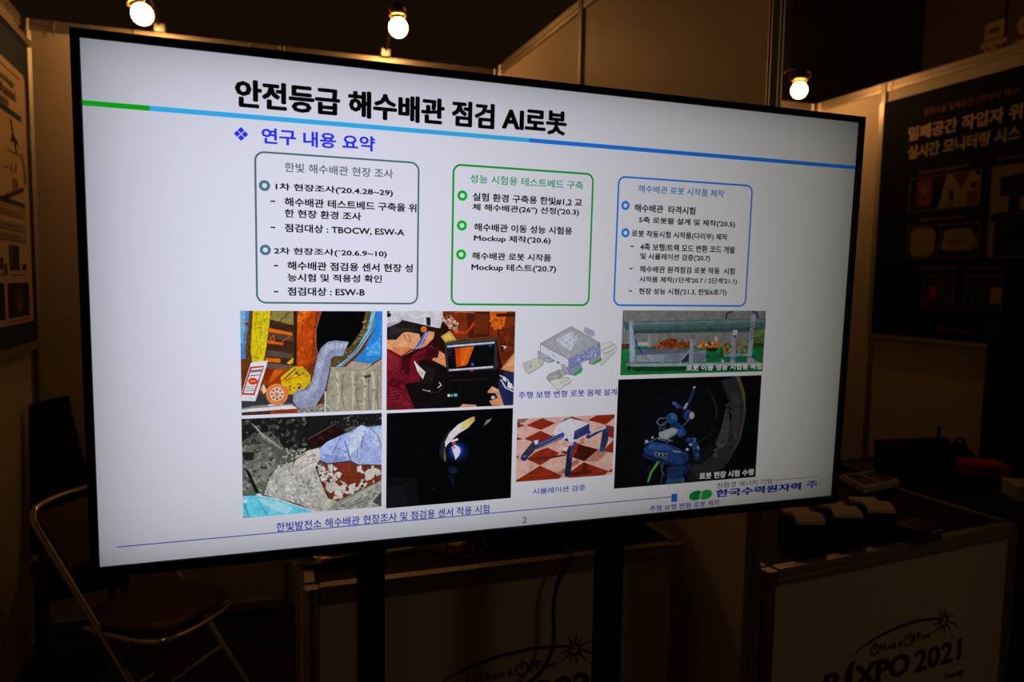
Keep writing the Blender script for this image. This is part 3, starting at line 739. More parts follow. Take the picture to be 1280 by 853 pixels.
(230,242,253,1494,1173,1523,1214,1525,1213,1525,1207,1499,1170),
(242,250,255,1466,1172,1488,1207,1493,1205,1471,1169),
(242,250,255,1488,1207,1523,1224,1525,1222,1525,1219,1490,1202),
(255,255,255,1475,1156,1489,1161,1492,1183,1478,1172),
(255,255,255,1498,1183,1518,1189,1516,1211,1498,1203),
(255,173,115,1413,1218,1432,1197,1460,1211,1484,1279,1484,1279,1433,1275,1420,1257,1443,1252,1457,1245,1445,1225,1414,1224),
(255,207,150,1431,1200,1456,1212,1462,1226,1442,1217),
(20,20,20,1452,1239,1451,1244,1449,1247,1445,1250,1440,1252,1435,1251,1430,1250,1426,1247,1424,1243,1423,1238,1423,1234,1426,1230,1430,1227,1434,1226,1439,1226,1444,1228,1448,1231,1451,1235),
(201,207,204,1446,1244,1446,1246,1444,1249,1442,1250,1439,1251,1436,1251,1433,1250,1430,1248,1429,1246,1428,1243,1429,1241,1430,1238,1433,1237,1436,1236,1439,1236,1442,1237,1444,1239,1446,1241),
(255,178,120,1294,1279,1310,1266,1365,1271,1368,1279)
]),
((502.4, 645.7, 762.3, 836.9), [
(10,10,13,1005,1291,1525,1291,1525,1674,1005,1674),
(18,20,20,1005,1674,1005,1620,1009,1547,1121,1555,1138,1674),
(24,27,30,1007,1674,1012,1590,1079,1585,1091,1674),
(38,38,42,1216,1465,1226,1417,1258,1365,1266,1376,1242,1418,1240,1466,1230,1493),
(255,254,235,1243,1457,1239,1418,1258,1381,1291,1350,1334,1328,1359,1320,1362,1335,1335,1364,1292,1389,1264,1414,1252,1452),
(255,255,255,1246,1448,1248,1413,1274,1379,1307,1354,1328,1346,1301,1375,1267,1403,1251,1440),
(255,229,129,1309,1341,1359,1320,1362,1335,1335,1364,1304,1372),
(246,196,75,1344,1323,1360,1319,1362,1335,1342,1347),
(121,122,56,1236,1444,1246,1451,1244,1502,1235,1490),
(13,20,40,1343,1463,1340,1479,1331,1493,1318,1503,1301,1507,1283,1506,1266,1499,1252,1488,1243,1473,1239,1456,1242,1440,1251,1427,1264,1417,1281,1412,1299,1413,1316,1420,1330,1431,1340,1446),
(16,30,70,1332,1461,1329,1474,1322,1486,1311,1494,1298,1498,1283,1497,1270,1491,1258,1482,1251,1469,1248,1456,1251,1443,1258,1431,1268,1423,1282,1419,1296,1420,1310,1426,1321,1435,1329,1447),
(24,48,122,1321,1459,1319,1470,1313,1479,1305,1486,1295,1489,1284,1488,1273,1484,1265,1476,1259,1466,1257,1455,1259,1445,1264,1436,1272,1429,1283,1426,1294,1427,1304,1431,1313,1438,1318,1448),
(42,86,203,1311,1459,1309,1467,1305,1474,1299,1480,1292,1482,1284,1482,1276,1478,1270,1472,1266,1464,1265,1456,1266,1447,1270,1440,1276,1435,1283,1432,1291,1433,1299,1436,1305,1442,1309,1450),
(255,255,255,1267,1441,1281,1431,1302,1446,1303,1465,1297,1478,1284,1495,1277,1471),
(255,255,255,1256,1414,1292,1405,1294,1413,1270,1421),
(255,83,105,1270,1420,1283,1420,1281,1432,1270,1431),
(255,106,124,1272,1437,1281,1439,1280,1448,1273,1449),
(159,167,160,1399,1359,1411,1337,1434,1328,1424,1343,1404,1357),
(80,86,85,1400,1361,1412,1340,1409,1338,1398,1360),
(80,86,85,1410,1341,1435,1329,1433,1327,1409,1339),
(27,38,61,1255,1523,1283,1522,1295,1549,1261,1550),
(20,24,40,1250,1554,1283,1556,1278,1611,1267,1588),
(80,80,75,1199,1610,1199,1611,1199,1612,1198,1612,1197,1613,1196,1613,1195,1612,1194,1611,1194,1611,1194,1610,1194,1609,1194,1608,1195,1607,1196,1607,1197,1607,1198,1608,1199,1608,1199,1609)
]),
((764.9, 458.8, 999.9, 613.1), [
(219,219,207,1562,1105,1634,1081,1657,1098,1649,1118,1591,1150,1572,1136),
(95,98,120,1562,1106,1635,1081,1634,1080,1562,1105),
(95,98,120,1633,1081,1657,1099,1657,1098,1634,1080),
(95,98,120,1656,1098,1648,1118,1650,1118,1658,1098),
(95,98,120,1649,1117,1590,1149,1591,1151,1650,1118),
(95,98,120,1591,1149,1572,1135,1571,1136,1591,1151),
(95,98,120,1573,1136,1563,1105,1561,1105,1572,1136),
(-3,40,2.5,255,251,112,156,159,185,244,245,233,1571,1110,1634,1085,1649,1107,1590,1145),
(194,197,207,1627,1057,1654,1059,1695,1086,1696,1104,1672,1104,1630,1081),
(95,98,120,1626,1058,1654,1060,1655,1059,1626,1056),
(95,98,120,1653,1060,1695,1087,1696,1086,1654,1059),
(95,98,120,1694,1086,1695,1104,1696,1104,1696,1086),
(95,98,120,1696,1103,1671,1103,1671,1105,1696,1104),
(95,98,120,1672,1104,1630,1080,1629,1081,1672,1105),
(95,98,120,1630,1081,1627,1057,1626,1057,1629,1081),
(-2,26,2.1,143,146,173,238,240,245,1629,1061,1657,1064,1692,1090,1674,1101),
(70,194,91,1682,1100,1708,1092,1696,1104),
(196,202,224,1831,974,1840,958,1879,975,1882,992,1865,997),
(95,98,120,1831,975,1841,958,1839,957,1830,974),
(95,98,120,1839,958,1879,975,1879,974,1840,957),
(95,98,120,1878,974,1882,993,1883,993,1879,974),
(95,98,120,1882,992,1865,997,1865,998,1883,993),
(95,98,120,1866,997,1831,974,1830,975,1865,998),
(95,98,120,1846,986,1860,966,1859,965,1845,985),
(95,98,120,1856,992,1870,971,1868,970,1855,991),
(247,247,233,1907,1032,1958,1017,1991,1042,1985,1065,1918,1122,1909,1104,1956,1069,1924,1069),
(95,98,120,1907,1033,1959,1018,1958,1017,1907,1032),
(95,98,120,1957,1018,1991,1043,1992,1042,1958,1017),
(95,98,120,1990,1042,1984,1066,1985,1066,1992,1042),
(95,98,120,1984,1065,1918,1122,1919,1123,1985,1066),
(95,98,120,1919,1122,1910,1104,1908,1104,1918,1123),
(95,98,120,1909,1105,1957,1070,1956,1069,1908,1104),
(95,98,120,1957,1069,1923,1068,1923,1070,1957,1070),
(95,98,120,1924,1069,1908,1032,1907,1032,1923,1069),
(95,98,120,1916,1060,1974,1034,1973,1032,1915,1058),
(95,98,120,1926,1078,1970,1056,1969,1054,1925,1076),
(95,98,120,1970,1056,1982,1045,1981,1043,1968,1055),
(95,98,120,1923,1113,1980,1060,1979,1059,1922,1112),
(171,184,187,1859,1094,1912,1077,1920,1099,1876,1119,1861,1111),
(95,98,120,1859,1094,1912,1077,1912,1076,1859,1093),
(95,98,120,1911,1077,1919,1100,1921,1099,1912,1076),
(95,98,120,1920,1098,1875,1118,1876,1119,1921,1100),
(95,98,120,1876,1118,1861,1110,1860,1112,1876,1119),
(95,98,120,1862,1112,1860,1093,1859,1093,1860,1112),
(68,194,88,1880,1108,1919,1086,1916,1103,1883,1119),
(187,188,179,1667,1168,1682,1151,1728,1135,1767,1150,1720,1176,1684,1187),
(95,98,120,1667,1169,1683,1151,1682,1150,1666,1168),
(95,98,120,1682,1152,1729,1135,1728,1134,1682,1151),
(95,98,120,1728,1135,1767,1151,1768,1149,1728,1134),
(95,98,120,1767,1149,1720,1176,1721,1177,1768,1150),
(95,98,120,1720,1175,1683,1186,1683,1188,1721,1177),
(95,98,120,1684,1187,1667,1168,1666,1168,1683,1188),
(-2,26,2.3,143,146,155,231,232,219,1678,1160,1728,1139,1757,1149,1711,1176),
(247,247,228,1683,1183,1711,1174,1768,1170,1781,1182,1777,1194,1722,1223,1704,1205),
(95,98,120,1683,1183,1712,1174,1711,1173,1683,1182),
(95,98,120,1711,1175,1769,1171,1768,1169,1711,1173),
(95,98,120,1767,1170,1781,1183,1782,1182,1768,1169),
(95,98,120,1780,1182,1777,1194,1778,1195,1782,1182),
(95,98,120,1777,1193,1721,1223,1722,1224,1778,1195),
(95,98,120,1723,1223,1704,1204,1703,1205,1722,1224),
(95,98,120,1704,1205,1684,1182,1683,1183,1703,1206),
(118,118,115,1730,1195,1775,1176,1774,1175,1730,1193),
(118,118,115,1740,1206,1778,1189,1777,1188,1739,1205),
(163,169,197,1735,1113,1822,1114,1833,1137,1795,1164,1757,1150),
(95,98,120,1734,1114,1822,1115,1822,1113,1734,1112),
(95,98,120,1821,1114,1833,1138,1834,1137,1822,1113),
(95,98,120,1833,1136,1794,1163,1795,1164,1834,1138),
(95,98,120,1796,1163,1757,1149,1756,1150,1795,1164),
(95,98,120,1758,1150,1735,1112,1734,1113,1757,1150),
(68,194,88,1789,1155,1828,1127,1829,1150,1799,1164),
(247,247,255,1637,1026,1765,1092,1767,1129,1733,1113,1638,1058),
(95,98,120,1636,1026,1765,1093,1766,1091,1637,1025),
(95,98,120,1765,1091,1766,1129,1767,1129,1766,1091),
(95,98,120,1767,1129,1733,1112,1733,1113,1767,1130),
(95,98,120,1734,1113,1638,1058,1637,1059,1733,1114),
(95,98,120,1639,1059,1638,1025,1636,1025,1637,1059),
(158,166,207,1764,1092,1907,1023,1913,1077,1850,1099,1775,1129),
(95,98,120,1764,1093,1908,1024,1907,1023,1764,1091),
(95,98,120,1906,1023,1912,1077,1914,1077,1908,1023),
(95,98,120,1913,1076,1849,1098,1850,1099,1913,1077),
(95,98,120,1850,1098,1774,1129,1775,1130,1851,1099),
(95,98,120,1776,1129,1765,1091,1764,1092,1774,1130),
(-3,120,2.3,93,112,203,225,232,251,118,131,185,1767,1094,1905,1028,1909,1074,1850,1096,1777,1125),
(191,192,192,1637,1025,1773,952,1909,1023,1765,1093),
(95,98,120,1637,1026,1774,953,1773,952,1636,1024),
(95,98,120,1773,953,1909,1024,1909,1023,1773,952),
(95,98,120,1909,1023,1765,1092,1765,1093,1909,1024),
(95,98,120,1766,1092,1637,1024,1636,1025,1765,1093),
(239,242,248,1705,1008,1774,974,1809,996,1773,1058,1734,1035),
(-4,110,3.7,204,207,216,194,194,197,226,230,238,206,209,226,1660,1025,1774,963,1885,1023,1764,1083),
(-2,16,2.8,213,217,227,255,255,255,1642,1033,1755,1094,1756,1114,1647,1064),
(105,108,112,1723,1105,1723,1107,1722,1108,1721,1109,1719,1110,1717,1110,1716,1109,1714,1108,1713,1106,1713,1105,1713,1103,1714,1102,1715,1101,1717,1100,1719,1100,1720,1101,1722,1102,1723,1103),
(194,194,209,1732,1117,1746,1113,1766,1140,1776,1158,1757,1153,1738,1135),
(95,98,120,1732,1118,1747,1114,1746,1113,1732,1117),
(95,98,120,1745,1113,1766,1141,1767,1140,1747,1113),
(95,98,120,1765,1140,1776,1159,1777,1158,1767,1139),
(95,98,120,1777,1157,1757,1152,1757,1154,1776,1159),
(95,98,120,1758,1153,1738,1134,1737,1135,1757,1154),
(95,98,120,1739,1135,1733,1117,1732,1117,1737,1136)
]),
((772.5, 669.0, 996.0, 803.4), [
(255,199,179,1545,1338,1992,1338,1992,1607,1545,1607),
(255,214,194,1545,1369,1992,1351,1992,1349,1545,1368),
(255,214,194,1545,1390,1992,1373,1992,1371,1545,1389),
(255,214,194,1545,1411,1992,1395,1992,1393,1545,1410),
(255,214,194,1545,1433,1992,1417,1992,1415,1545,1431),
(255,214,194,1545,1454,1992,1439,1992,1437,1545,1452),
(255,214,194,1545,1475,1992,1461,1992,1459,1545,1473),
(255,214,194,1545,1496,1992,1483,1992,1481,1545,1494),
(255,214,194,1545,1517,1992,1505,1992,1504,1545,1515),
(255,214,194,1545,1538,1992,1528,1992,1526,1545,1537),
(255,214,194,1545,1560,1992,1550,1992,1548,1545,1558),
(255,214,194,1545,1581,1992,1572,1992,1570,1545,1579),
(255,214,194,1546,1602,1992,1595,1992,1593,1546,1601),
(163,51,27,1585,1367,1651,1341,1717,1363,1652,1390),
(163,51,27,1577,1424,1649,1393,1704,1419,1698,1430,1645,1450),
(163,51,27,1545,1429,1545,1415,1571,1424),
(163,51,27,1545,1355,1578,1367,1545,1377),
(163,51,27,1866,1358,1906,1338,1992,1338,1992,1348,1992,1352,1951,1382),
(163,51,27,1951,1382,1992,1393,1992,1445,1961,1434),
(163,51,27,1992,1510,1942,1498,1992,1450),
(163,51,27,1590,1512,1628,1484,1683,1467,1739,1495,1653,1542),
(163,51,27,1744,1492,1816,1454,1865,1475,1924,1492,1853,1539,1799,1517),
(163,51,27,1546,1607,1546,1600,1651,1544,1757,1595,1738,1607),
(163,51,27,1789,1607,1761,1597,1853,1542,1974,1590,1954,1607),
(163,51,27,1545,1505,1545,1492,1558,1499),
(163,51,27,1992,1597,1970,1591,1992,1579),
(163,51,27,1705,1417,1728,1400,1747,1415,1724,1431),
(206,79,42,1605,1492,1708,1485,1708,1483,1604,1490),
(206,79,42,1769,1493,1890,1487,1890,1485,1768,1491),
(206,79,42,1584,1584,1716,1584,1716,1582,1584,1582),
(206,79,42,1796,1581,1943,1587,1943,1584,1795,1579),
(160,123,105,1545,1338,1597,1338,1565,1357,1545,1356),
(56,56,66,1545,1352,1558,1354,1551,1361,1545,1360),
(157,59,36,1726,1364,1787,1338,1861,1362,1783,1349),
(94,94,103,1649,1338,1653,1338,1658,1339,1677,1348,1670,1353),
(56,61,78,1754,1348,1764,1344,1764,1353),
(79,31,20,1803,1518,1831,1463,1920,1489,1865,1537),
(215,146,121,1853,1539,1917,1492,1969,1502,1919,1543),
(97,39,24,1791,1584,1845,1579,1853,1543,1873,1549,1870,1578,1894,1582,1884,1595,1792,1597),
(112,47,29,1591,1508,1684,1504,1766,1502,1771,1507,1690,1517,1597,1516),
(196,133,113,1729,1584,1818,1527,1838,1537,1753,1591),
(218,151,113,1833,1437,1854,1434,1853,1462,1834,1458),
(254,255,253,1705,1408,1720,1371,1809,1402,1800,1459,1787,1449,1715,1420),
(255,255,255,1720,1371,1783,1345,1873,1372,1809,1403),
(56,64,125,1804,1402,1873,1372,1873,1413,1801,1445),
(79,87,150,1809,1407,1868,1381,1867,1386,1809,1413),
(46,66,127,1626,1450,1747,1406,1758,1420,1632,1469),
(94,118,177,1636,1451,1747,1410,1750,1414,1641,1456),
(122,123,132,1632,1469,1748,1426,1748,1433,1628,1476),
(56,94,214,1758,1418,1757,1422,1756,1426,1754,1429,1750,1430,1747,1430,1744,1428,1741,1425,1740,1421,1739,1417,1739,1413,1741,1409,1743,1406,1746,1405,1750,1405,1753,1407,1755,1410,1757,1414),
(61,66,81,1614,1438,1637,1453,1624,1479,1587,1513,1566,1506,1568,1491),
(48,61,113,1593,1506,1592,1511,1589,1515,1586,1518,1581,1519,1576,1519,1571,1517,1567,1513,1564,1509,1563,1504,1564,1499,1566,1495,1570,1492,1575,1491,1580,1491,1585,1493,1589,1496,1592,1501),
(94,120,214,1588,1499,1588,1500,1586,1502,1584,1502,1582,1503,1579,1503,1576,1502,1574,1501,1572,1499,1572,1498,1572,1496,1574,1495,1576,1494,1578,1494,1581,1494,1584,1495,1586,1496,1588,1497),
(255,255,255,1620,1433,1640,1431,1639,1447,1627,1453),
(44,47,58,1618,1436,1630,1427,1628,1424,1616,1433),
(51,74,135,1863,1430,1940,1395,1960,1398,1878,1436),
(246,254,255,1892,1413,1944,1392,1948,1400),
(51,59,98,1936,1407,1968,1399,1964,1454,1950,1490,1926,1486),
(56,74,132,1953,1490,1952,1494,1950,1498,1946,1501,1942,1502,1937,1502,1932,1500,1928,1497,1925,1493,1924,1488,1925,1483,1927,1480,1931,1477,1936,1476,1941,1476,1945,1478,1949,1481,1952,1485),
(51,72,164,1969,1406,1969,1410,1967,1413,1964,1415,1960,1416,1956,1416,1952,1414,1949,1412,1946,1408,1945,1405,1946,1401,1948,1398,1951,1395,1955,1394,1959,1394,1963,1396,1966,1399,1968,1402),
(56,74,137,1881,1431,1880,1434,1879,1437,1876,1439,1872,1440,1869,1440,1865,1439,1862,1436,1860,1433,1859,1430,1860,1426,1862,1423,1864,1421,1868,1420,1872,1420,1875,1422,1878,1424,1880,1427),
(56,77,177,1862,1407,1879,1404,1881,1417,1865,1419),
(41,47,72,1774,1468,1800,1462,1796,1548,1793,1593,1764,1587,1770,1524),
(69,77,127,1787,1466,1799,1463,1794,1525,1789,1525),
(35,44,78,1793,1589,1792,1593,1789,1596,1786,1599,1781,1600,1776,1599,1771,1598,1767,1595,1765,1591,1764,1587,1765,1583,1767,1579,1771,1577,1775,1576,1780,1576,1785,1578,1789,1581,1792,1585),
(51,72,167,1755,1437,1773,1431,1780,1449),
(255,255,255,1753,1471,1779,1470,1770,1488,1753,1484),
(63,82,177,1814,1459,1813,1463,1812,1466,1810,1469,1808,1470,1805,1470,1803,1468,1800,1466,1799,1462,1798,1458,1799,1454,1800,1450,1802,1448,1804,1447,1807,1447,1810,1448,1812,1451,1813,1455),
(255,255,255,1798,1440,1811,1438,1810,1445,1798,1447),
(119,56,42,1763,1453,1763,1454,1762,1455,1761,1455,1760,1455,1758,1455,1757,1455,1756,1454,1755,1453,1755,1453,1755,1452,1756,1451,1757,1451,1758,1451,1760,1451,1761,1451,1762,1452,1763,1452)
]),
((1005.7, 442.3, 1372.9, 583.7), [
(152,152,146,2011,885,2746,885,2746,1167,2011,1167),
(125,125,120,2011,1050,2013,1050,2011,1011),
(125,125,120,2013,885,2020,1050,2024,1050,2017,885),
(125,125,120,2024,885,2032,1050,2035,1050,2028,885),
(125,125,120,2035,885,2043,1051,2046,1051,2039,885),
(125,125,120,2046,885,2054,1051,2058,1051,2050,885),
(125,125,120,2057,885,2065,1051,2069,1051,2061,885),
(125,125,120,2068,885,2076,1051,2080,1051,2072,885),
(125,125,120,2079,885,2087,1051,2091,1051,2083,885),
(125,125,120,2090,885,2098,1051,2102,1051,2094,885),
(125,125,120,2101,885,2110,1051,2113,1052,2105,885),
(125,125,120,2113,885,2121,1052,2125,1052,2116,885),
(125,125,120,2124,885,2132,1052,2136,1052,2128,885),
(125,125,120,2135,885,2143,1052,2147,1052,2139,885),
(125,125,120,2146,885,2155,1052,2159,1052,2150,885),
(125,125,120,2158,885,2166,1052,2170,1052,2161,885),
(125,125,120,2169,885,2178,1052,2181,1052,2173,885),
(125,125,120,2180,885,2189,1053,2193,1053,2184,885),
(125,125,120,2192,885,2200,1053,2204,1053,2195,885),
(125,125,120,2203,885,2212,1053,2216,1053,2207,885),
(125,125,120,2214,885,2223,1053,2227,1053,2218,885),
(125,125,120,2226,885,2235,1053,2239,1053,2230,885),
(125,125,120,2237,885,2246,1053,2250,1053,2241,885),
(125,125,120,2249,885,2258,1054,2262,1054,2253,885),
(125,125,120,2260,885,2270,1054,2274,1054,2264,885),
(125,125,120,2272,885,2281,1054,2285,1054,2276,885),
(125,125,120,2283,885,2293,1054,2297,1054,2287,885),
(125,125,120,2295,885,2305,1054,2309,1054,2299,885),
(125,125,120,2307,885,2316,1054,2320,1054,2311,885),
(125,125,120,2318,885,2328,1054,2332,1055,2322,885),
(125,125,120,2330,885,2340,1055,2344,1055,2334,885),
(125,125,120,2342,885,2352,1055,2356,1055,2346,885),
(125,125,120,2353,885,2363,1055,2367,1055,2357,885),
(125,125,120,2365,885,2375,1055,2379,1055,2369,885),
(125,125,120,2377,885,2387,1055,2391,1055,2381,885),
(125,125,120,2389,885,2399,1055,2403,1055,2393,885),
(125,125,120,2401,885,2411,1056,2415,1056,2405,885),
(125,125,120,2412,885,2423,1056,2427,1056,2417,885),
(125,125,120,2424,885,2435,1056,2439,1056,2428,885),
(125,125,120,2436,885,2447,1056,2451,1056,2440,885),
(125,125,120,2448,885,2459,1056,2463,1056,2452,885),
(125,125,120,2460,885,2471,1056,2475,1056,2464,885),
(125,125,120,2472,885,2483,1057,2487,1057,2476,885),
(125,125,120,2484,885,2495,1057,2499,1057,2488,885),
(125,125,120,2496,885,2507,1057,2512,1057,2500,885),
(125,125,120,2508,885,2520,1057,2524,1057,2513,885),
(125,125,120,2521,885,2532,1057,2536,1057,2525,885),
(125,125,120,2533,885,2544,1057,2548,1057,2537,885),
(125,125,120,2545,885,2556,1058,2561,1058,2549,885),
(125,125,120,2557,885,2569,1058,2573,1058,2561,885),
(125,125,120,2569,885,2581,1058,2585,1058,2574,885),
(125,125,120,2582,885,2593,1058,2598,1058,2586,885),
(125,125,120,2594,885,2606,1058,2610,1058,2598,885),
(125,125,120,2606,885,2618,1058,2623,1058,2611,885),
(125,125,120,2619,885,2631,1059,2635,1059,2623,885),
(125,125,120,2631,885,2643,1059,2648,1059,2635,885),
(125,125,120,2643,885,2656,1059,2660,1059,2648,885),
(125,125,120,2656,885,2668,1059,2673,1059,2660,885),
(125,125,120,2668,885,2681,1059,2685,1059,2673,885),
(125,125,120,2681,885,2694,1059,2698,1060,2685,885),
(125,125,120,2694,885,2706,1060,2711,1060,2698,885),
(125,125,120,2706,885,2719,1060,2723,1060,2710,885),
(125,125,120,2719,885,2732,1060,2736,1060,2723,885),
(125,125,120,2731,885,2744,1060,2746,1060,2746,1021,2736,885),
(125,125,120,2746,885,2744,885,2746,908),
(30,132,68,2011,1167,2011,1043,2746,1046,2746,1167),
(40,152,79,2018,1052,2094,1056,2082,1073,2025,1069),
(40,152,79,2133,1065,2211,1058,2199,1075,2140,1071),
(40,152,79,2250,1055,2330,1060,2318,1077,2258,1073),
(40,152,79,2371,1069,2453,1061,2440,1079,2378,1075),
(40,152,79,2494,1059,2578,1063,2565,1081,2502,1077),
(40,152,79,2621,1073,2707,1065,2694,1083,2629,1079),
(95,119,61,2666,982,2746,959,2746,1047,2678,1047),
(122,150,74,2680,988,2743,967,2745,992,2689,1010),
(64,75,45,2672,1034,2746,1035,2746,1053,2674,1052),
(167,175,187,2136,988,2152,988,2155,1045,2139,1046),
(46,46,64,2011,1032,2048,1030,2052,1050,2011,1052),
(178,46,35,2011,1038,2042,1037,2043,1045,2011,1046),
(207,209,206,2089,1024,2137,1022,2138,1039,2090,1039),
(150,65,35,2158,1052,2215,1017,2254,1006,2295,1024,2350,1021,2365,1055),
(-5,70,4.2,183,79,41,112,48,29,202,108,55,93,41,29,159,99,45,2165,1048,2222,1017,2254,1009,2295,1024,2348,1023,2360,1053),
(213,125,45,2382,1050,2403,1025,2479,1023,2508,1032,2509,1050,2432,1056),
(-4,34,4.2,231,152,55,178,94,35,216,214,201,93,56,35,2387,1048,2410,1026,2506,1032,2504,1049),
(212,209,201,2470,1014,2483,997,2499,1020,2485,1026),
(150,123,55,2519,1033,2613,1032,2653,1070,2523,1081),
(-5,44,3.9,221,175,55,64,65,55,188,84,45,207,209,197,55,94,64,2524,1035,2612,1033,2650,1069,2527,1079),
(64,36,30,2430,1052,2495,1053,2489,1070,2446,1068),
(89,119,117,2014,933,2746,920,2746,971,2651,982,2072,985,2039,973,2019,953),
(123,150,148,2025,937,2746,924,2746,935,2032,948),
(66,94,94,2039,970,2743,961,2665,982,2075,985),
(102,132,130,2032,947,2746,935,2746,944,2032,956),
(79,108,107,2014,936,2038,936,2049,978,2026,964),
(142,153,170,2081,1080,2087,1112,2437,1116,2434,1064,2364,1055,2348,1067),
(112,113,142,2084,1053,2434,1061,2348,1073,2086,1080),
(159,171,185,2086,1080,2218,1078,2220,1110,2087,1111),
(126,137,157,2365,1078,2433,1076,2435,1115,2367,1113),
(164,178,193,2040,930,2064,930,2083,1115,2053,1114),
(188,199,211,2047,941,2057,941,2071,1108,2061,1107),
(64,71,83,2060,933,2077,993,2069,993),
(169,178,189,2348,1014,2365,1012,2369,1121,2350,1120),
(164,173,185,2297,1117,2351,1053,2356,1067,2313,1117),
(55,56,61,2303,1115,2346,1073,2348,1113),
(122,127,135,2357,992,2374,992,2372,1016,2361,1016),
(150,156,164,2232,1080,2285,1054,2283,1051,2230,1078),
(159,171,183,2567,982,2591,980,2591,1125,2565,1124),
(215,217,214,2571,973,2595,973,2593,997,2574,997),
(64,65,68,2575,997,2591,997,2586,1014),
(169,180,193,2665,901,2689,901,2680,1127,2655,1126),
(140,150,164,2602,1051,2620,1051,2618,1082,2604,1082),
(64,69,75,2663,951,2687,939,2685,936,2661,948),
(64,69,75,2664,964,2688,953,2686,949,2662,961),
(64,69,75,2665,978,2689,966,2686,963,2662,974),
(64,69,75,2666,991,2690,979,2687,976,2663,988),
(64,69,75,2667,1004,2691,993,2688,989,2664,1001),
(64,69,75,2668,1018,2692,1006,2689,1003,2665,1014),
(159,169,182,2530,1083,2672,1081,2673,1092,2531,1094),
(175,186,197,2045,1116,2718,1124,2727,1139,2043,1129),
(171,182,193,2679,1102,2737,1130,2727,1146,2682,1121),
(22,75,43,2056,1131,2662,1140,2656,1159,2079,1151),
(36,58,151,2074,1009,2083,1041,2089,1040,2080,1008),
(36,58,151,2082,1039,2111,1075,2116,1072,2087,1036),
(42,75,159,2437,1096,2519,1095,2518,1091,2436,1092),
(42,75,159,2516,1095,2589,1107,2590,1102,2516,1091),
(42,75,159,2587,1106,2661,1104,2660,1100,2587,1102),
(42,75,159,2659,1104,2746,1086,2746,1082,2657,1100),
(46,94,64,2508,1059,2525,1059,2530,1098,2509,1099),
(55,56,61,2437,1090,2451,1090,2452,1100,2438,1100),
(188,195,201,2518,1101,2536,1117,2519,1128),
(46,52,66,2534,922,2538,896,2530,895,2526,921),
(46,52,66,2534,901,2563,890,2560,885,2557,885,2530,895),
(49,65,121,2667,885,2666,891,2692,897,2694,889,2676,885),
(49,65,121,2685,891,2698,921,2708,918,2695,889),
(46,46,49,2059,1136,2059,1140,2057,1144,2055,1146,2052,1147,2049,1147,2046,1146,2044,1143,2042,1140,2041,1136,2042,1132,2043,1128,2045,1126,2048,1125,2051,1125,2054,1126,2057,1129,2058,1132),
(150,156,164,2056,1120,2056,1122,2054,1124,2051,1126,2048,1127,2045,1127,2041,1126,2039,1124,2037,1122,2036,1120,2036,1117,2038,1115,2041,1114,2044,1113,2048,1113,2051,1114,2054,1115,2056,1118),
(188,195,201,2195,1125,2229,1112,2227,1108,2192,1121)
]),
((1001.5, 592.7, 1372.2, 835.8), [
(16,16,20,2003,1185,2744,1185,2744,1672,2003,1672),
(20,18,24,2079,1422,2125,1300,2247,1240,2373,1214,2457,1241,2511,1327,2518,1438,2434,1544,2234,1628),
(25,24,29,2397,1672,2339,1562,2568,1441,2644,1507,2566,1627,2419,1672),
(43,40,45,2382,1596,2561,1546,2510,1639,2400,1668),
(55,53,58,2524,1206,2607,1185,2612,1185,2650,1265,2669,1371,2645,1494,2565,1616,2413,1650,2393,1603,2491,1561,2570,1473,2594,1386,2575,1305),
(81,79,85,2563,1311,2594,1386,2574,1503,2504,1525,2540,1427),
(67,66,71,2583,1245,2630,1295,2644,1395,2614,1480,2591,1417,2597,1343),
(95,93,96,2515,1500,2571,1478,2559,1514,2503,1536),
(114,96,59,2604,1187,2622,1188,2658,1265,2669,1359,2652,1308,2634,1252),
(86,75,61,2652,1308,2669,1359,2650,1482,2579,1603,2632,1481,2654,1383),
(13,13,16,2521,1260,2544,1268,2588,1343,2597,1431,2574,1367,2545,1299),
(43,42,45,2450,1242,2488,1272,2513,1334,2512,1386,2501,1327,2473,1271),
(77,75,76,2508,1321,2511,1383,2513,1383,2511,1321),
(61,59,64,2424,1487,2472,1461,2470,1459,2422,1484),
(61,59,64,2472,1461,2498,1425,2496,1423,2469,1460),
(-3,50,5.4,69,68,75,62,59,64,88,86,90,2559,1305,2630,1308,2640,1444,2563,1577,2491,1560,2569,1459),
(31,30,36,2457,1582,2456,1587,2453,1591,2448,1594,2441,1595,2434,1594,2427,1592,2421,1589,2417,1584,2415,1580,2416,1575,2420,1571,2425,1569,2432,1567,2439,1568,2446,1570,2452,1573,2456,1578),
(31,30,36,2474,1565,2473,1570,2469,1573,2464,1576,2457,1577,2450,1577,2443,1575,2437,1571,2433,1567,2432,1562,2433,1558,2436,1554,2441,1551,2448,1550,2456,1550,2462,1553,2468,1556,2472,1560),
(31,30,36,2490,1547,2489,1552,2486,1556,2480,1559,2474,1560,2466,1559,2459,1557,2453,1554,2450,1550,2448,1545,2449,1540,2452,1536,2458,1534,2465,1533,2472,1533,2479,1535,2485,1538,2489,1543),
(31,30,36,2507,1530,2506,1535,2502,1538,2497,1541,2490,1542,2483,1542,2476,1540,2470,1536,2466,1532,2464,1527,2465,1523,2469,1519,2474,1516,2481,1515,2488,1515,2495,1518,2501,1521,2505,1525),
(31,30,36,2523,1512,2522,1517,2519,1521,2513,1524,2506,1525,2499,1524,2492,1522,2486,1519,2482,1515,2481,1510,2482,1505,2485,1501,2491,1499,2497,1498,2505,1498,2512,1500,2518,1503,2522,1508),
(33,59,111,2350,1304,2378,1232,2389,1231,2377,1277,2354,1327,2333,1337,2323,1323),
(52,83,148,2362,1306,2382,1244,2386,1245,2371,1292),
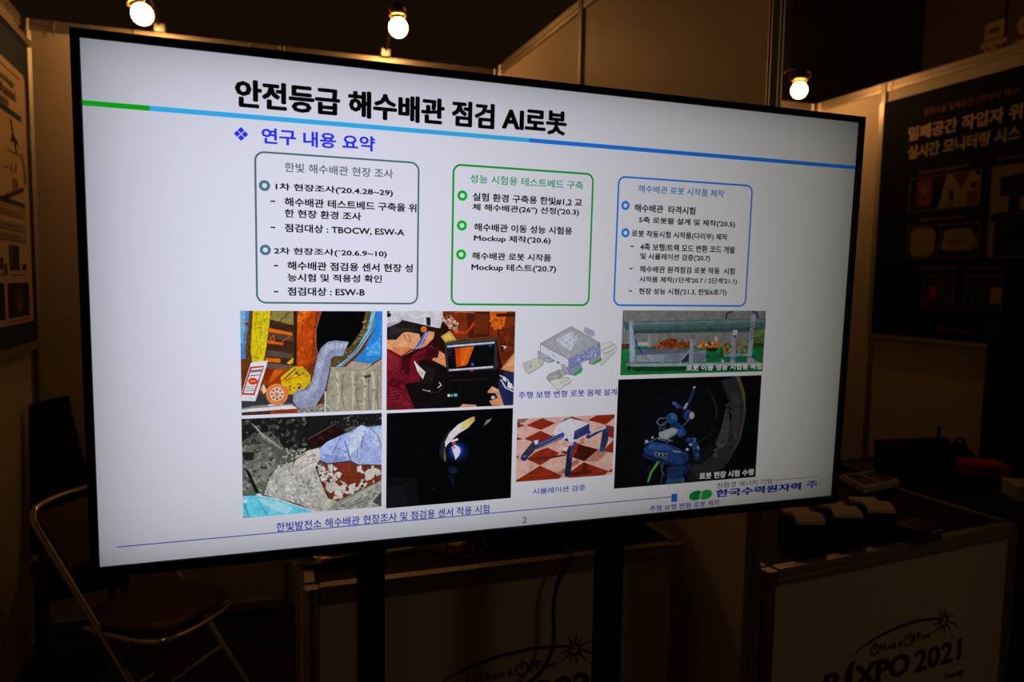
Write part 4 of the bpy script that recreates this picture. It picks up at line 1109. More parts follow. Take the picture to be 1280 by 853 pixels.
(195,202,209,2391,1232,2390,1234,2389,1235,2388,1236,2386,1237,2384,1237,2382,1236,2380,1235,2379,1233,2378,1231,2378,1230,2379,1228,2381,1227,2383,1226,2385,1226,2387,1227,2389,1228,2390,1230),
(186,193,200,2332,1326,2348,1299,2356,1303,2343,1330),
(50,86,139,2275,1299,2290,1291,2326,1320,2300,1326),
(86,123,174,2292,1301,2292,1303,2291,1306,2288,1307,2286,1308,2282,1308,2280,1307,2277,1305,2276,1303,2275,1300,2275,1297,2277,1295,2279,1294,2282,1293,2285,1293,2288,1294,2290,1296,2292,1298),
(61,105,167,2306,1370,2304,1379,2300,1386,2293,1391,2284,1394,2274,1393,2264,1390,2257,1384,2251,1376,2249,1368,2250,1359,2255,1352,2262,1346,2271,1344,2281,1344,2290,1348,2298,1354,2303,1361),
(41,77,137,2293,1370,2292,1376,2289,1381,2284,1385,2277,1386,2270,1386,2263,1384,2258,1379,2254,1374,2253,1368,2253,1362,2257,1356,2262,1353,2268,1351,2275,1351,2282,1353,2287,1358,2291,1363),
(77,123,183,2298,1362,2298,1366,2296,1370,2292,1372,2288,1373,2283,1373,2279,1371,2275,1369,2273,1365,2272,1361,2272,1357,2274,1353,2278,1351,2282,1349,2287,1350,2291,1351,2295,1354,2297,1358),
(43,87,157,2390,1359,2389,1367,2384,1374,2377,1379,2369,1382,2359,1381,2350,1378,2342,1372,2337,1365,2335,1356,2336,1348,2341,1341,2348,1336,2356,1334,2366,1334,2375,1337,2383,1343,2388,1350),
(31,61,122,2375,1356,2374,1362,2371,1367,2365,1371,2359,1373,2352,1373,2345,1370,2339,1366,2335,1360,2334,1354,2335,1348,2338,1343,2343,1339,2350,1337,2357,1337,2363,1340,2369,1344,2373,1349),
(187,191,188,2393,1360,2392,1366,2390,1370,2387,1373,2382,1375,2378,1375,2373,1373,2369,1369,2366,1364,2365,1359,2366,1354,2368,1349,2371,1346,2376,1344,2380,1344,2385,1346,2389,1350,2392,1355),
(130,140,157,2362,1380,2331,1407,2334,1409,2365,1382),
(69,114,183,2346,1361,2356,1342,2352,1340,2342,1360),
(69,114,183,2353,1344,2372,1338,2370,1335,2352,1341),
(38,74,141,2287,1378,2319,1395,2353,1430,2354,1449,2319,1459,2290,1416),
(61,105,174,2304,1418,2331,1422,2339,1441,2312,1446),
(29,53,104,2268,1389,2302,1385,2303,1412,2270,1413),
(185,188,190,2214,1430,2283,1410,2312,1422,2304,1434,2246,1461,2217,1450),
(147,151,158,2217,1450,2246,1461,2304,1434,2306,1442,2247,1470,2217,1459),
(138,144,152,2248,1363,2213,1364,2213,1368,2248,1366),
(138,144,152,2213,1364,2198,1383,2201,1385,2216,1366),
(138,144,152,2198,1384,2215,1399,2218,1397,2201,1381),
(138,144,152,2215,1399,2243,1396,2242,1392,2214,1396),
(138,144,152,2243,1396,2253,1380,2250,1378,2240,1394),
(112,118,130,2226,1435,2216,1410,2213,1410,2223,1436),
(112,118,130,2216,1412,2237,1388,2234,1386,2213,1410),
(112,118,130,2235,1389,2256,1381,2254,1378,2233,1387),
(112,121,135,2211,1460,2253,1475,2254,1471,2212,1456),
(112,121,135,2251,1472,2259,1498,2263,1498,2254,1471),
(43,70,122,2219,1405,2242,1403,2253,1419,2230,1420),
(41,73,139,2140,1497,2180,1468,2260,1485,2308,1503,2366,1534,2375,1566,2340,1588,2244,1558,2151,1528),
(61,96,165,2161,1491,2187,1476,2254,1491,2295,1511,2242,1514,2175,1504),
(25,46,85,2130,1525,2151,1520,2244,1558,2340,1588,2330,1594,2231,1572,2144,1541),
(33,58,109,2337,1538,2373,1537,2375,1568,2344,1587),
(173,180,187,2287,1520,2330,1530,2331,1524,2288,1515),
(38,63,113,2346,1467,2403,1459,2431,1519,2430,1568,2402,1567,2391,1517),
(-4,46,4,61,96,165,25,44,78,112,140,183,22,25,43,2344,1469,2401,1461,2429,1519,2428,1565,2400,1554,2391,1517),
(-3,26,3.7,52,78,130,25,39,66,130,149,174,2147,1467,2185,1451,2259,1461,2334,1471,2321,1482,2226,1474),
(112,131,165,2141,1480,2187,1464,2186,1461,2139,1477),
(112,131,165,2186,1464,2217,1454,2215,1451,2184,1462),
(123,128,136,2195,1517,2263,1529,2257,1552,2196,1535),
(25,27,34,2204,1524,2256,1533,2251,1546,2204,1533),
(156,158,165,2225,1531,2224,1533,2223,1534,2222,1535,2220,1535,2219,1535,2217,1535,2215,1534,2214,1532,2214,1530,2214,1529,2215,1527,2216,1526,2218,1526,2220,1526,2222,1527,2223,1528,2224,1529),
(156,158,165,2245,1536,2245,1538,2244,1539,2242,1540,2241,1540,2239,1540,2237,1540,2236,1538,2235,1537,2234,1535,2234,1534,2235,1532,2237,1531,2238,1531,2240,1531,2242,1532,2243,1533,2244,1534),
(34,59,106,2266,1595,2362,1588,2344,1661,2263,1668),
(27,47,85,2361,1594,2394,1572,2370,1626,2354,1643),
(43,87,113,2264,1672,2262,1649,2337,1648,2338,1672),
(52,96,130,2338,1672,2337,1648,2357,1646,2359,1672),
(34,36,43,2373,1672,2370,1632,2412,1635,2411,1672),
(88,180,71,2213,1560,2224,1565,2188,1613,2173,1655,2165,1653,2179,1606),
(77,105,148,2226,1567,2239,1618,2242,1617,2229,1566),
(77,105,148,2239,1616,2235,1665,2238,1666,2242,1616),
(104,123,157,2243,1567,2235,1604,2238,1605,2246,1568),
(104,123,157,2235,1604,2250,1631,2253,1630,2237,1603),
(61,63,69,2177,1575,2165,1605,2168,1607,2180,1576),
(69,72,78,2280,1597,2294,1591,2293,1588,2278,1594),
(69,72,78,2291,1590,2299,1598,2302,1596,2293,1588),
(156,184,218,2162,1467,2161,1470,2160,1472,2158,1474,2155,1475,2152,1475,2149,1473,2147,1472,2145,1469,2145,1466,2145,1464,2146,1462,2149,1460,2151,1459,2154,1459,2157,1460,2160,1462,2161,1465),
(212,221,226,2158,1467,2158,1469,2157,1470,2156,1471,2154,1472,2153,1471,2151,1471,2149,1470,2148,1468,2148,1467,2148,1465,2149,1464,2150,1463,2152,1462,2154,1462,2156,1463,2157,1464,2158,1466),
(156,184,218,2188,1451,2188,1453,2187,1454,2185,1455,2183,1456,2181,1456,2179,1455,2178,1454,2176,1452,2176,1450,2176,1449,2177,1447,2179,1446,2181,1445,2183,1445,2185,1446,2186,1447,2187,1449),
(212,221,226,2186,1451,2185,1452,2185,1453,2184,1454,2183,1454,2182,1454,2180,1453,2179,1453,2179,1452,2178,1450,2179,1449,2179,1448,2180,1448,2181,1447,2182,1448,2184,1448,2185,1449,2185,1450),
(156,184,218,2372,1516,2371,1518,2370,1520,2368,1522,2365,1523,2362,1522,2360,1521,2357,1520,2356,1517,2355,1515,2356,1512,2357,1510,2359,1509,2362,1508,2364,1508,2367,1509,2369,1511,2371,1513),
(212,221,226,2368,1516,2368,1517,2367,1518,2366,1519,2365,1520,2363,1520,2361,1519,2360,1518,2359,1516,2359,1515,2359,1513,2360,1512,2361,1511,2362,1511,2364,1511,2366,1512,2367,1513,2368,1514),
(156,184,218,2387,1495,2387,1498,2385,1500,2384,1501,2381,1502,2378,1501,2376,1500,2374,1499,2372,1497,2372,1494,2372,1492,2373,1490,2375,1489,2378,1488,2380,1488,2383,1489,2385,1491,2386,1493),
(212,221,226,2384,1495,2384,1496,2383,1498,2382,1498,2380,1499,2379,1499,2377,1498,2376,1497,2375,1496,2375,1495,2375,1493,2376,1492,2377,1491,2378,1491,2380,1491,2381,1491,2383,1492,2384,1494),
(156,184,218,2423,1507,2423,1508,2422,1509,2421,1510,2419,1511,2417,1510,2416,1510,2414,1509,2413,1507,2413,1506,2413,1504,2414,1503,2415,1502,2417,1502,2419,1502,2420,1503,2422,1504,2422,1505),
(212,221,226,2421,1506,2421,1507,2420,1508,2420,1509,2419,1509,2418,1509,2417,1508,2416,1508,2415,1507,2415,1506,2415,1505,2416,1504,2416,1504,2417,1504,2418,1504,2419,1504,2420,1505,2421,1506)
])
]
def inside(P, x, y):
    r = False
    for i in range(len(P)):
        a, b = P[i - 1], P[i]
        if (a[1] > y) != (b[1] > y) and x < (b[0] - a[0]) * (y - a[1]) / (b[1] - a[1]) + a[0]: r = not r
    return r
for pi, (bounds, src) in enumerate(PICTURES):
    rnd = random.Random(pi + 5); polys = []
    for f in src:
        if f[0] < 0:                            # scatter: minus the number of colours, count, size, colours, region
            nc = -f[0]; num = f[1]; size = f[2]; cols = [L3(f[3 + 3 * i:6 + 3 * i]) for i in range(nc)]; q = [x / 2 for x in f[3 + 3 * nc:]]
            P = list(zip(q[::2], q[1::2])); xs = [p[0] for p in P]; ys = [p[1] for p in P]; j = 0; tries = 0
            while j < num and tries < 9000:
                tries += 1; x = rnd.uniform(min(xs), max(xs)); y = rnd.uniform(min(ys), max(ys))
                if not inside(P, x, y): continue
                j += 1; rr = size * rnd.uniform(.4, 1.3); an = rnd.uniform(0, 2 * PI); m = rnd.choice((4, 5, 6)); el = rnd.uniform(.35, 1); pts = []
                for h in range(m):
                    t = h * 2 * PI / m; d = rr * rnd.uniform(.6, 1.2); a, b = d * math.cos(t), d * math.sin(t) * el
                    pts.append((min(max(x + a * math.cos(an) - b * math.sin(an), bounds[0]), bounds[2]), min(max(y + a * math.sin(an) + b * math.cos(an), bounds[1]), bounds[3])))
                polys.append((rnd.choice(cols), pts))
        else:
            q = [x / 2 for x in f[3:]]; polys.append((L3(f[:3]), list(zip(q[::2], q[1::2]))))
    nl = len(polys); st = .0012 / nl
    patch('slide_picture', polys, (lambda st: lambda u, v, i: ((u - 800) / 1600 * W, -.0008 - i * st, (900 - v) / 900 * H))(st), M_PHOTO if pi != 4 else M_PIX, scr)

stand = tag(empty('television_stand', (.52, 1.40, 0), (0, 0, -.0419)), 'black two-post floor stand that carries the large television', 'stand')
for x0, x1 in ((-.302, -.248), (.242, .302)): boxo('post', (x0, .012, .06), (x1, .05, 1.62), M_BLACKM, stand, .004)
boxo('crossbar', (-.248, .014, 1.2), (.242, .048, 1.28), M_BLACKM, stand, .004)
for x in (-.275, .272): boxo('foot', (x - .03, -.3, 0), (x + .03, .22, .06), M_BLACKM, stand, .01)

# ------------------------------------------------------------------ arm lamps on the back wall rail
M_BULB = emit('lamp_glow', (1, .43, .115), 46)
M_COLLAR = mat('brass_collar', (196, 160, 104), .3, .9); M_SOCK = mat('dark_socket', (58, 44, 32), .5, .3)
def arm_lamp(bulb, mount, axis, label):
    r = tag(empty('arm_lamp', mount), label, 'lamp', None); b = Vector(bulb) - Vector(mount); ax = Vector(axis).normalized()
    q = ax.to_track_quat('-Z', 'Y').to_matrix().to_4x4(); T = Matrix.Translation(b) @ q          # local +z points back to the cap
    bm = bmesh.new(); lathe(bm, [(.004, -.041), (.018, -.037), (.030, -.028), (.038, -.014), (.041, 0), (.038, .016), (.030, .029), (.022, .037)], T, 24); link('bulb', bm, M_BULB, r, 'all')
    bm = bmesh.new(); lathe(bm, [(.0225, .0375), (.023, .045), (.026, .06), (.026, .095), (.018, .105), (.008, .108)], T, 20); s = link('socket', bm, M_SOCK, r, True)
    ring = [T @ Vector((.034 * math.cos(t), .034 * math.sin(t), .052)) for t in [2 * PI * i / 24 for i in range(24)]]
    tubeo('collar', ring, .0045, M_COLLAR, r, 8, 0, True)
    for sgn in (-1, 1):
        tubeo('clip_wire', catmull([T @ Vector(p) for p in ((sgn * .034, 0, .054), (sgn * .047, 0, .062), (sgn * .05, 0, .085), (sgn * .036, 0, .1))], 4), .0035, M_COLLAR, r, 6)
    top = T @ Vector((0, 0, .106))
    tubeo('arm', catmull([(0, -.002, .022), (b.x * .3, b.y * .25, .055), (b.x * .75, b.y * .7, top.z + .02), top], 6), .006, M_SOCK, r, 8)
    boxo('clamp', (-.022, -.02, .0), (.022, .03, .035), M_ALU, r, .004)
    return r
arm_lamp((-.345, 3.254, 2.637), (-.305, 3.505, 2.65), (.42, -.06, -.9), 'bright warm bulb on an arm at the left end of the back wall')
arm_lamp((.664, 3.19, 2.705), (.655, 3.445, 2.65), (.03, -.05, -1), 'bright warm bulb on an arm above the middle of the television')
arm_lamp((2.764, 3.059, 2.635), (2.72, 3.315, 2.65), (-.05, -.05, -1), 'bright warm bulb beyond the middle partition near the right corner')

# ------------------------------------------------------------------ posters
p = tag(empty('poster', (-.8, 3.5, 1.3)), 'tall research poster with blue border and pale sheet on the left wall', 'poster')
PL = lambda base: (lambda u, v, i: (base + i * 6e-5, u - 3.5, v - 1.3))
boxo('backing', (-.012, -.95, .012), (0, -.0, 1.232), mat('blue_vinyl', (48, 66, 92), .6, 0, 0, 20, 0, 0, .2), p)
for z in (0, 1.226): link('hanging_bar', (lambda b: b)(rail_bm(-.98, .012, 0, 0, .026)), M_ALU, p).matrix_local = Matrix.Translation((.004, 0, z)) @ Matrix.Rotation(PI / 2, 4, 'Z')
INK = lambda *c: L3(c)
pap = INK(216, 196, 170)
sheet = [(-0, 0)]
def rr(y0, z0, y1, z1): return [(y0, z0), (y1, z0), (y1, z1), (y0, z1)]
A = [(pap, [(2.62, 1.412), (3.459, 1.412), (3.459, 2.38), (3.44, 2.396), (2.62, 2.396)])]
dk = INK(44, 42, 46); bl = INK(52, 66, 92); gy = INK(120, 112, 104)
A += [(bl, rr(2.62, 2.2, 3.39, 2.224)), (gy, rr(2.65, 2.362, 3.39, 2.370))]
A += [(INK(176, 160, 140), rr(2.66, 1.848, 3.395, 1.876)), (bl, rr(2.66, 1.866, 3.395, 1.884))]
for z0, z1 in ((1.815, 1.846), (1.762, 1.80), (1.722, 1.757)):
    A.append((INK(168, 158, 148), rr(2.66, z0, 3.398, z1)))
    for j in range(2): A.append((gy, rr(2.68, z0 + .006 + j * .014, 3.36 - j * .06, z0 + .011 + j * .014)))
A += [(dk, rr(3.155, 1.616, 3.286, 1.712)), (INK(92, 92, 98), rr(3.17, 1.63, 3.21, 1.712)), (INK(70, 70, 80), rr(3.23, 1.616, 3.26, 1.70)), (dk, rr(3.325, 1.618, 3.384, 1.642)), (INK(60, 58, 56), rr(3.045, 1.62, 3.08, 1.66)), (INK(60, 58, 56), rr(3.09, 1.60, 3.125, 1.64)), (gy, rr(3.18, 1.597, 3.36, 1.602)), (gy, rr(2.7, 1.597, 3.1, 1.602))]
A += [(INK(48, 38, 32), rr(3.122, 1.438, 3.405, 1.569)), (INK(86, 66, 50), ell(3.265, 1.50, .07, .05)), (INK(128, 100, 72), ell(3.265, 1.49, .04, .03)), (INK(40, 44, 56), rr(2.7, 1.438, 3.08, 1.569)), (gy, rr(3.13, 1.424, 3.39, 1.429)), (INK(40, 44, 56), rr(2.7, 1.616, 2.98, 1.712))]
# small black figure of a jointed arm, grey sketch and tilted slab below it
for q in ([(3.225, 2.195), (3.245, 2.18), (3.262, 2.185), (3.25, 2.165), (3.275, 2.15), (3.268, 2.135), (3.29, 2.125), (3.325, 2.115), (3.345, 2.085), (3.318, 2.105), (3.3, 2.108), (3.297, 2.09), (3.31, 2.07), (3.3, 2.06), (3.285, 2.085), (3.278, 2.105), (3.25, 2.108), (3.222, 2.09), (3.245, 2.122), (3.258, 2.14), (3.245, 2.155), (3.238, 2.172)],):
    A.append((dk, q))
A.append((gy, [(3.182, 2.062), (3.345, 2.062), (3.345, 2.066), (3.182, 2.066)]))
A.append((INK(120, 104, 88), [(3.35, 2.078), (3.38, 2.072), (3.408, 2.04), (3.425, 1.985), (3.412, 1.957), (3.398, 1.955), (3.39, 2.02), (3.372, 2.055)]))
for q in ([(3.21, 1.98), (3.23, 1.985), (3.235, 2.02), (3.225, 2.02)], [(3.235, 1.97), (3.30, 1.965), (3.31, 1.935), (3.24, 1.93)], [(3.26, 1.99), (3.29, 1.995), (3.30, 2.03), (3.285, 2.03)], [(3.24, 1.93), (3.255, 1.93), (3.25, 1.90), (3.235, 1.90)], [(3.29, 1.935), (3.305, 1.935), (3.31, 1.905), (3.3, 1.905)], [(3.12, 1.99), (3.19, 1.998), (3.19, 2.003), (3.12, 1.996)]):
    A.append((INK(150, 130, 108), q))
A.append((INK(74, 62, 52), [(3.12, 1.89), (3.378, 1.948), (3.384, 1.932), (3.13, 1.872)]))
patch('printed_sheet', A, PL(.001), M_PRINT, p)
lettering('poster_lettering', [('Technology', 3.0, 2.305, 3.30, 2.338, INK(64, 110, 60), 2), ('multi-channel', 2.93, 2.262, 3.305, 2.302, dk, 2), ('analysis', 2.98, 2.218, 3.209, 2.254, dk, 2)], PL(.006), M_PRINT, p)

p = tag(empty('poster', (3.085, 2.8, 1.37)), 'dark navy poster with yellow and white Korean headline on the right wall', 'poster')
PR = lambda base: (lambda u, v, i: (-base - i * 6e-5, u - 2.8, v - 1.37))
boxo('backing', (-.006, -.94, .0), (.004, .0, 1.176), mat('navy_vinyl', (16, 20, 44), .7, 0, 0, 20, 0, 0, .12), p)
link('hanging_bar', rail_bm(-.96, .012, 0, 0, .018), M_ALU, p).matrix_local = Matrix.Translation((-.004, 0, -.02)) @ Matrix.Rotation(PI / 2, 4, 'Z')
boxo('side_strip', (-.005, .002, -.0), (.004, .03, 1.176), M_ALU, p)
yl = INK(208, 194, 10); ol = INK(140, 110, 30); wt = INK(160, 146, 130)
A = []
def framed(y0, z0, y1, z1, fill): A.append((INK(120, 104, 88), rr(y0, z0, y1, z1))); A.append((fill, rr(y0 + .007, z0 + .006, y1 - .007, z1 - .006)))
framed(2.254, 1.976, 2.622, 2.142, INK(16, 15, 18))
A += [(INK(136, 60, 26), rr(2.497, 2.0, 2.578, 2.126)), (INK(120, 150, 90), ell(2.538, 2.075, .017)), (INK(150, 70, 40), rr(2.51, 2.014, 2.565, 2.03)), (wt, [(2.46, 1.984), (2.262, 1.984), (2.262, 2.135), (2.425, 2.135)]), (INK(104, 58, 40), [(2.40, 2.135), (2.31, 2.135), (2.35, 2.06)]), (INK(60, 50, 40), rr(2.385, 2.02, 2.41, 2.06)), (INK(120, 140, 60), rr(2.38, 1.99, 2.42, 2.02)), (INK(120, 66, 40), rr(2.27, 1.99, 2.32, 2.05)), (INK(40, 36, 34), rr(2.275, 2.06, 2.305, 2.085)), (INK(170, 150, 60), rr(2.29, 2.085, 2.31, 2.12)), (INK(40, 36, 34), rr(2.263, 2.115, 2.285, 2.135))]
framed(2.248, 1.747, 2.618, 1.909, INK(16, 15, 18))
def rrect(y0, z0, y1, z1, r): return [(x + r * math.cos(t), y + r * math.sin(t)) for x, y, t0 in ((y1 - r, z0 + r, -PI / 2), (y1 - r, z1 - r, 0), (y0 + r, z1 - r, PI / 2), (y0 + r, z0 + r, PI)) for t in [t0 + PI / 2 * i / 5 for i in range(6)]]
A += [(wt, rrect(2.464, 1.759, 2.6, 1.896, .035)), (wt, [(2.435, 1.80), (2.415, 1.783), (2.28, 1.782), (2.256, 1.80), (2.258, 1.83), (2.29, 1.878), (2.33, 1.885), (2.38, 1.883), (2.415, 1.875)]), (INK(110, 96, 84), rr(2.30, 1.818, 2.40, 1.83)), (INK(120, 104, 88), [(2.455, 1.75), (2.445, 1.75), (2.43, 1.905), (2.44, 1.905)])]
framed(1.90, 1.744, 2.212, 2.14, wt)
A += [(INK(34, 32, 34), [(2.168, 2.008), (2.036, 1.998), (2.04, 2.10), (2.17, 2.088)]), (INK(30, 28, 30), rr(2.08, 1.93, 2.127, 2.008)), (INK(26, 24, 26), rr(2.02, 1.75, 2.183, 1.94)), (INK(36, 32, 32), rr(1.91, 1.90, 2.2, 1.935)), (INK(120, 104, 88), rr(2.02, 1.925, 2.16, 1.93))]
framed(2.349, 1.51, 2.52, 1.675, INK(58, 46, 42))
A += [(INK(190, 50, 32), rr(2.443, 1.556, 2.476, 1.62)), (INK(70, 86, 60), rr(2.37, 1.53, 2.42, 1.60)), (INK(84, 66, 56), rr(2.40, 1.61, 2.44, 1.65)), (INK(96, 80, 66), rr(2.48, 1.52, 2.51, 1.56))]
framed(2.126, 1.51, 2.298, 1.674, INK(44, 38, 36))
A += [(INK(190, 160, 122), rrect(2.13, 1.545, 2.18, 1.616, .012)), (INK(70, 66, 60), rr(2.20, 1.53, 2.23, 1.64)), (INK(70, 66, 60), rr(2.25, 1.53, 2.27, 1.63))]
rnd = random.Random(4)
for y0, y1, z in ((2.57, 2.319, 2.155), (2.55, 2.326, 1.928), (2.19, 2.0, 2.16), (2.53, 2.344, 1.697), (2.282, 2.14, 1.694)):   # captions too small to read
    y = y0
    while y > y1:
        d = rnd.uniform(.008, .02); A.append((ol, rr(max(y - d, y1), z, y, z + .013))); y -= d + .005
A += [(INK(150, 44, 30), rr(2.384, 1.401, 2.426, 1.429))]
y = 2.378
while y > 2.235: d = rnd.uniform(.012, .02); A.append((INK(110, 90, 84), rr(y - d, 1.404, y, 1.425))); y -= d + .004
A = [(c, q) for c, q in A]
patch('printed_sheet', A, PR(.0075), M_PRINT, p)
FR = lambda base: (lambda u, v, i: (-base - i * 6e-5, -u, v - 1.37))
lettering('poster_lettering', [('발전시설 밀폐공간 안전관리 혁신!', .239, 2.427, .688, 2.462, INK(150, 96, 66), 1), ('밀폐공간 작업자 위', .160, 2.322, .707, 2.39, INK(226, 206, 184), 3), ('실시간 모니터링 시스', .164, 2.234, .707, 2.299, yl, 3)], FR(.014), M_PRINT, p)

# ------------------------------------------------------------------ counters with the event print
M_TOP = mat('dark_counter_top', (12, 11, 10), .6, 0, 0, 20, 0, 0, .2)
swoosh = [(.323, .5835), (.361, .603), (.41, .621), (.485, .637), (.584, .6445), (.67, .635), (.704, .620), (.704, .616), (.671, .627), (.591, .6345), (.492, .628), (.417, .614), (.365, .599), (.323, .582)]
def counter(loc, rz, length, depth, height, label):
    r = tag(empty('counter', loc, (0, 0, rz)), label, 'counter', None)
    for x in (.02, length - .02):
        for y in (.02, depth - .02): link('post', post_bm(x, y, 0, height - .004), M_ALU, r)
    for y, nm in ((.018, 'rail'), (depth - .018, 'rail')):
        link(nm, rail_bm(.04, length - .04, y, height - .045, height), M_ALU, r)
    for x in (.018, length - .018):
        boxo('rail', (x - .012, .04, height - .045), (x + .012, depth - .04, height), M_ALU, r)
    link('front_panel', (lambda b: (box(b, (.037, .014, .05), (length - .037, .022, height - .04)), b)[1])(bmesh.new()), M_PANEL, r)
    for x in (.018, length - .018): boxo('side_panel', (x - .004, .037, .05), (x + .004, depth - .037, height - .04), M_PANEL, r)
    boxo('top_board', (.032, .034, height - .012), (length - .032, depth - .034, height - .003), M_TOP, r)
    pl = lambda base: (lambda u, v, i: (u, base - i * 5e-5, v))
    sx, sz = .704, .6175
    P = [(L3((92, 22, 36)), swoosh), (L3((92, 22, 36)), [(.704, .62), (.735, .612), (.765, .596), (.789, .577), (.762, .592), (.733, .606)]), (L3((92, 22, 36)), [(.302, .482), (.331, .482), (.338, .553), (.345, .574), (.322, .562), (.31, .548)])]
    for i in range(11):
        a = .35 + i * 2 * PI / 11; d = (.058, .04, .05)[i % 3]
        P.append((L3((92, 22, 36)), [(sx + .012 * math.cos(a - .35), sz + .012 * math.sin(a - .35)), (sx + d * math.cos(a), sz + d * math.sin(a)), (sx + .012 * math.cos(a + .35), sz + .012 * math.sin(a + .35))]))
    for u, v, rad in ((.417, .5865, .0165), (.553, .5895, .019)):
        P += [(L3((92, 22, 36)), q) for q in [[ell(u, v, rad)[i], ell(u, v, rad)[(i + 1) % 24], ell(u, v, rad * .78)[(i + 1) % 24], ell(u, v, rad * .78)[i]] for i in range(24) if i not in (5, 6, 7)]] + [(L3((92, 22, 36)), rr(u - .0018, v - .002, u + .0018, v + rad + .006))]
    patch('emblem', P, pl(.0134), M_PRINT, r)
    ik = L3((92, 22, 36))
    lettering('event_lettering', [('N', .438, .574, .46, .598, ik, 1), ('LINE', .463, .574, .505, .589, ik, 1), ('&', .512, .574, .53, .592, ik, 1), ('FF', .575, .577, .609, .602, ik, 1), ('LINE', .612, .577, .65, .592, ik, 1), ('B', .227, .482, .292, .553, ik, 3), ('XPO', .343, .482, .569, .553, ik, 3), ('2021', .586, .479, .794, .549, ik, 2), ('Energy', .727, .424, .816, .45, ik, 1)], pl(.0134), M_PRINT, r)
    return r
counter((.128, 1.667, 0), -.0265, 1.035, .5, .88, 'panel counter behind the television legs, left of the partition')
counter((1.243, 1.401, 0), .050, 1.02, .62, .88, 'panel counter right of the partition holding the leaflet stacks')

# ------------------------------------------------------------------ things on the left counter
def lump(bm, c, r, seed, sq=(1, 1, 1), sub=2):
    rnd = random.Random(seed); t = bmesh.new(); bmesh.ops.create_icosphere(t, subdivisions=sub, radius=1)
    mp = {}
    for v in t.verts:
        k = r * (1 + rnd.uniform(-.22, .22)); mp[v] = bm.verts.new((c[0] + v.co.x * k * sq[0], c[1] + v.co.y * k * sq[1], max(c[2] + v.co.z * k * sq[2], c[2] - r * sq[2] * .9)))
    for f in t.faces: bm.faces.new([mp[v] for v in f.verts])
    t.free()
r = tag(empty('foil_package', (.19, 1.83, .88)), 'crumpled shiny foil package on the left counter below the screen edge', 'package')
bm = bmesh.new(); lump(bm, (.0, 0, .017), .02, 3, (4.4, 2.0, .8), 3); link('wrapper', bm, M_CHROME, r)
bm = bmesh.new(); lump(bm, (.075, -.01, .015), .016, 8, (1.4, 1.6, .9), 2); link('twisted_end', bm, M_CHROME, r)
o = tag(boxo('paper_pad', (-.035, -.05, 0), (.035, .05, .012), M_WHITE, None, .002), 'small white paper pad on the left counter beside the left post', 'pad'); o.location = (.39, 1.87, .8775); o.rotation_euler = (0, 0, .1)
r = tag(empty('carton', (.535, 1.86, .8775), (0, 0, .88)), 'pale folded carton with its corner forward on the left counter', 'carton')
bm = bmesh.new(); box(bm, (-.075, -.06, 0), (.075, .06, .02), .002); link('tray', bm, M_WHITE, r, True)
bm = bmesh.new(); box(bm, (-.073, -.058, .0201), (.073, .058, .024), .001); link('lid_flap', bm, M_CREAM, r, True)
r = tag(empty('equipment_case', (.87, 1.88, .8775), (0, 0, -.03)), 'black equipment case on the left counter behind the right post', 'case')
boxo('body', (-.24, -.09, 0), (.24, .11, .085), M_CLOTH, r, .012); boxo('lid', (-.242, -.092, .0852), (.242, .112, .125), M_CLOTH, r, .012)
tubeo('handle', [(-.06, -.09, .05), (-.05, -.115, .05), (.05, -.115, .05), (.06, -.09, .05)], .006, M_BLACK, r, 6, 4)
M_CABLE = mat('black_cable', (10, 10, 11), .5)
tag(tubeo('power_cable', [(.40, 1.99, .885), (.46, 1.92, .93), (.53, 1.84, .93), (.49, 1.74, .90), (.55, 1.71, .886), (.61, 1.86, .886), (.62, 1.78, .886), (.60, 1.74, .886)], .0045, M_CABLE, None, 8, 7), 'black cable looped across the pale carton on the left counter', 'cable')
tag(tubeo('hanging_cable', [(.82, 1.74, .886), (.81, 1.66, .886), (.795, 1.636, .87), (.765, 1.632, .83), (.752, 1.632, .76), (.755, 1.632, .68), (.745, 1.632, .63), (.715, 1.632, .585), (.66, 1.63, .54), (.64, 1.62, .4), (.66, 1.58, .1), (.70, 1.55, .006)], .005, M_CABLE, None, 8, 7), 'black cable hanging down the front of the left counter', 'cable')

# ------------------------------------------------------------------ things on the right counter and the black table
def leaflet_stack(loc, rz, label):
    r = tag(empty('leaflet_stack', loc, (0, 0, rz)), label, 'leaflets', 'leaflet stacks in black holders')
    bm = bmesh.new(); box(bm, (-.045, -.056, 0), (.045, .056, .072), .003); link('holder', bm, M_BLACK, r, True)
    bm = bmesh.new(); N = 12; rows = []
    for i in range(N + 1):
        t = i / N; y = -.058 + .116 * t; z = .078 + .006 * math.sin((t - .1) * 2 * PI) + .004 * t; x = .004 * math.sin(t * 6)
        rows.append([bm.verts.new((x + sx * .040, y, z + dz)) for sx, dz in ((-1, 0), (1, 0), (1, .009), (-1, .009))])
    for a, b in zip(rows, rows[1:]):
        for j in range(4): bm.faces.new((a[j], a[(j + 1) % 4], b[(j + 1) % 4], b[j]))
    bm.faces.new(rows[0]); bm.faces.new(rows[-1]); link('leaflets', bm, M_CREAM, r, True)
    return r
leaflet_stack((1.477, 1.541, .8775), -.38, 'cream leaflet stack in a black holder, nearest the television')
leaflet_stack((1.622, 1.552, .8775), -.36, 'cream leaflet stack in a black holder, the middle of three')
leaflet_stack((1.752, 1.556, .8775), -.36, 'cream leaflet stack in a black holder, furthest from the television')
r = tag(empty('photo_board', (2.14, 1.915, .8775), (0, 0, -.0)), 'white framed board with small printed pictures lying by the laptop', 'board')
bm = bmesh.new(); prism(bm, [(-.12, -.085), (.082, -.055), (.10, .075), (-.064, .07)], .012, .034); link('board', bm, M_WHITE, r)
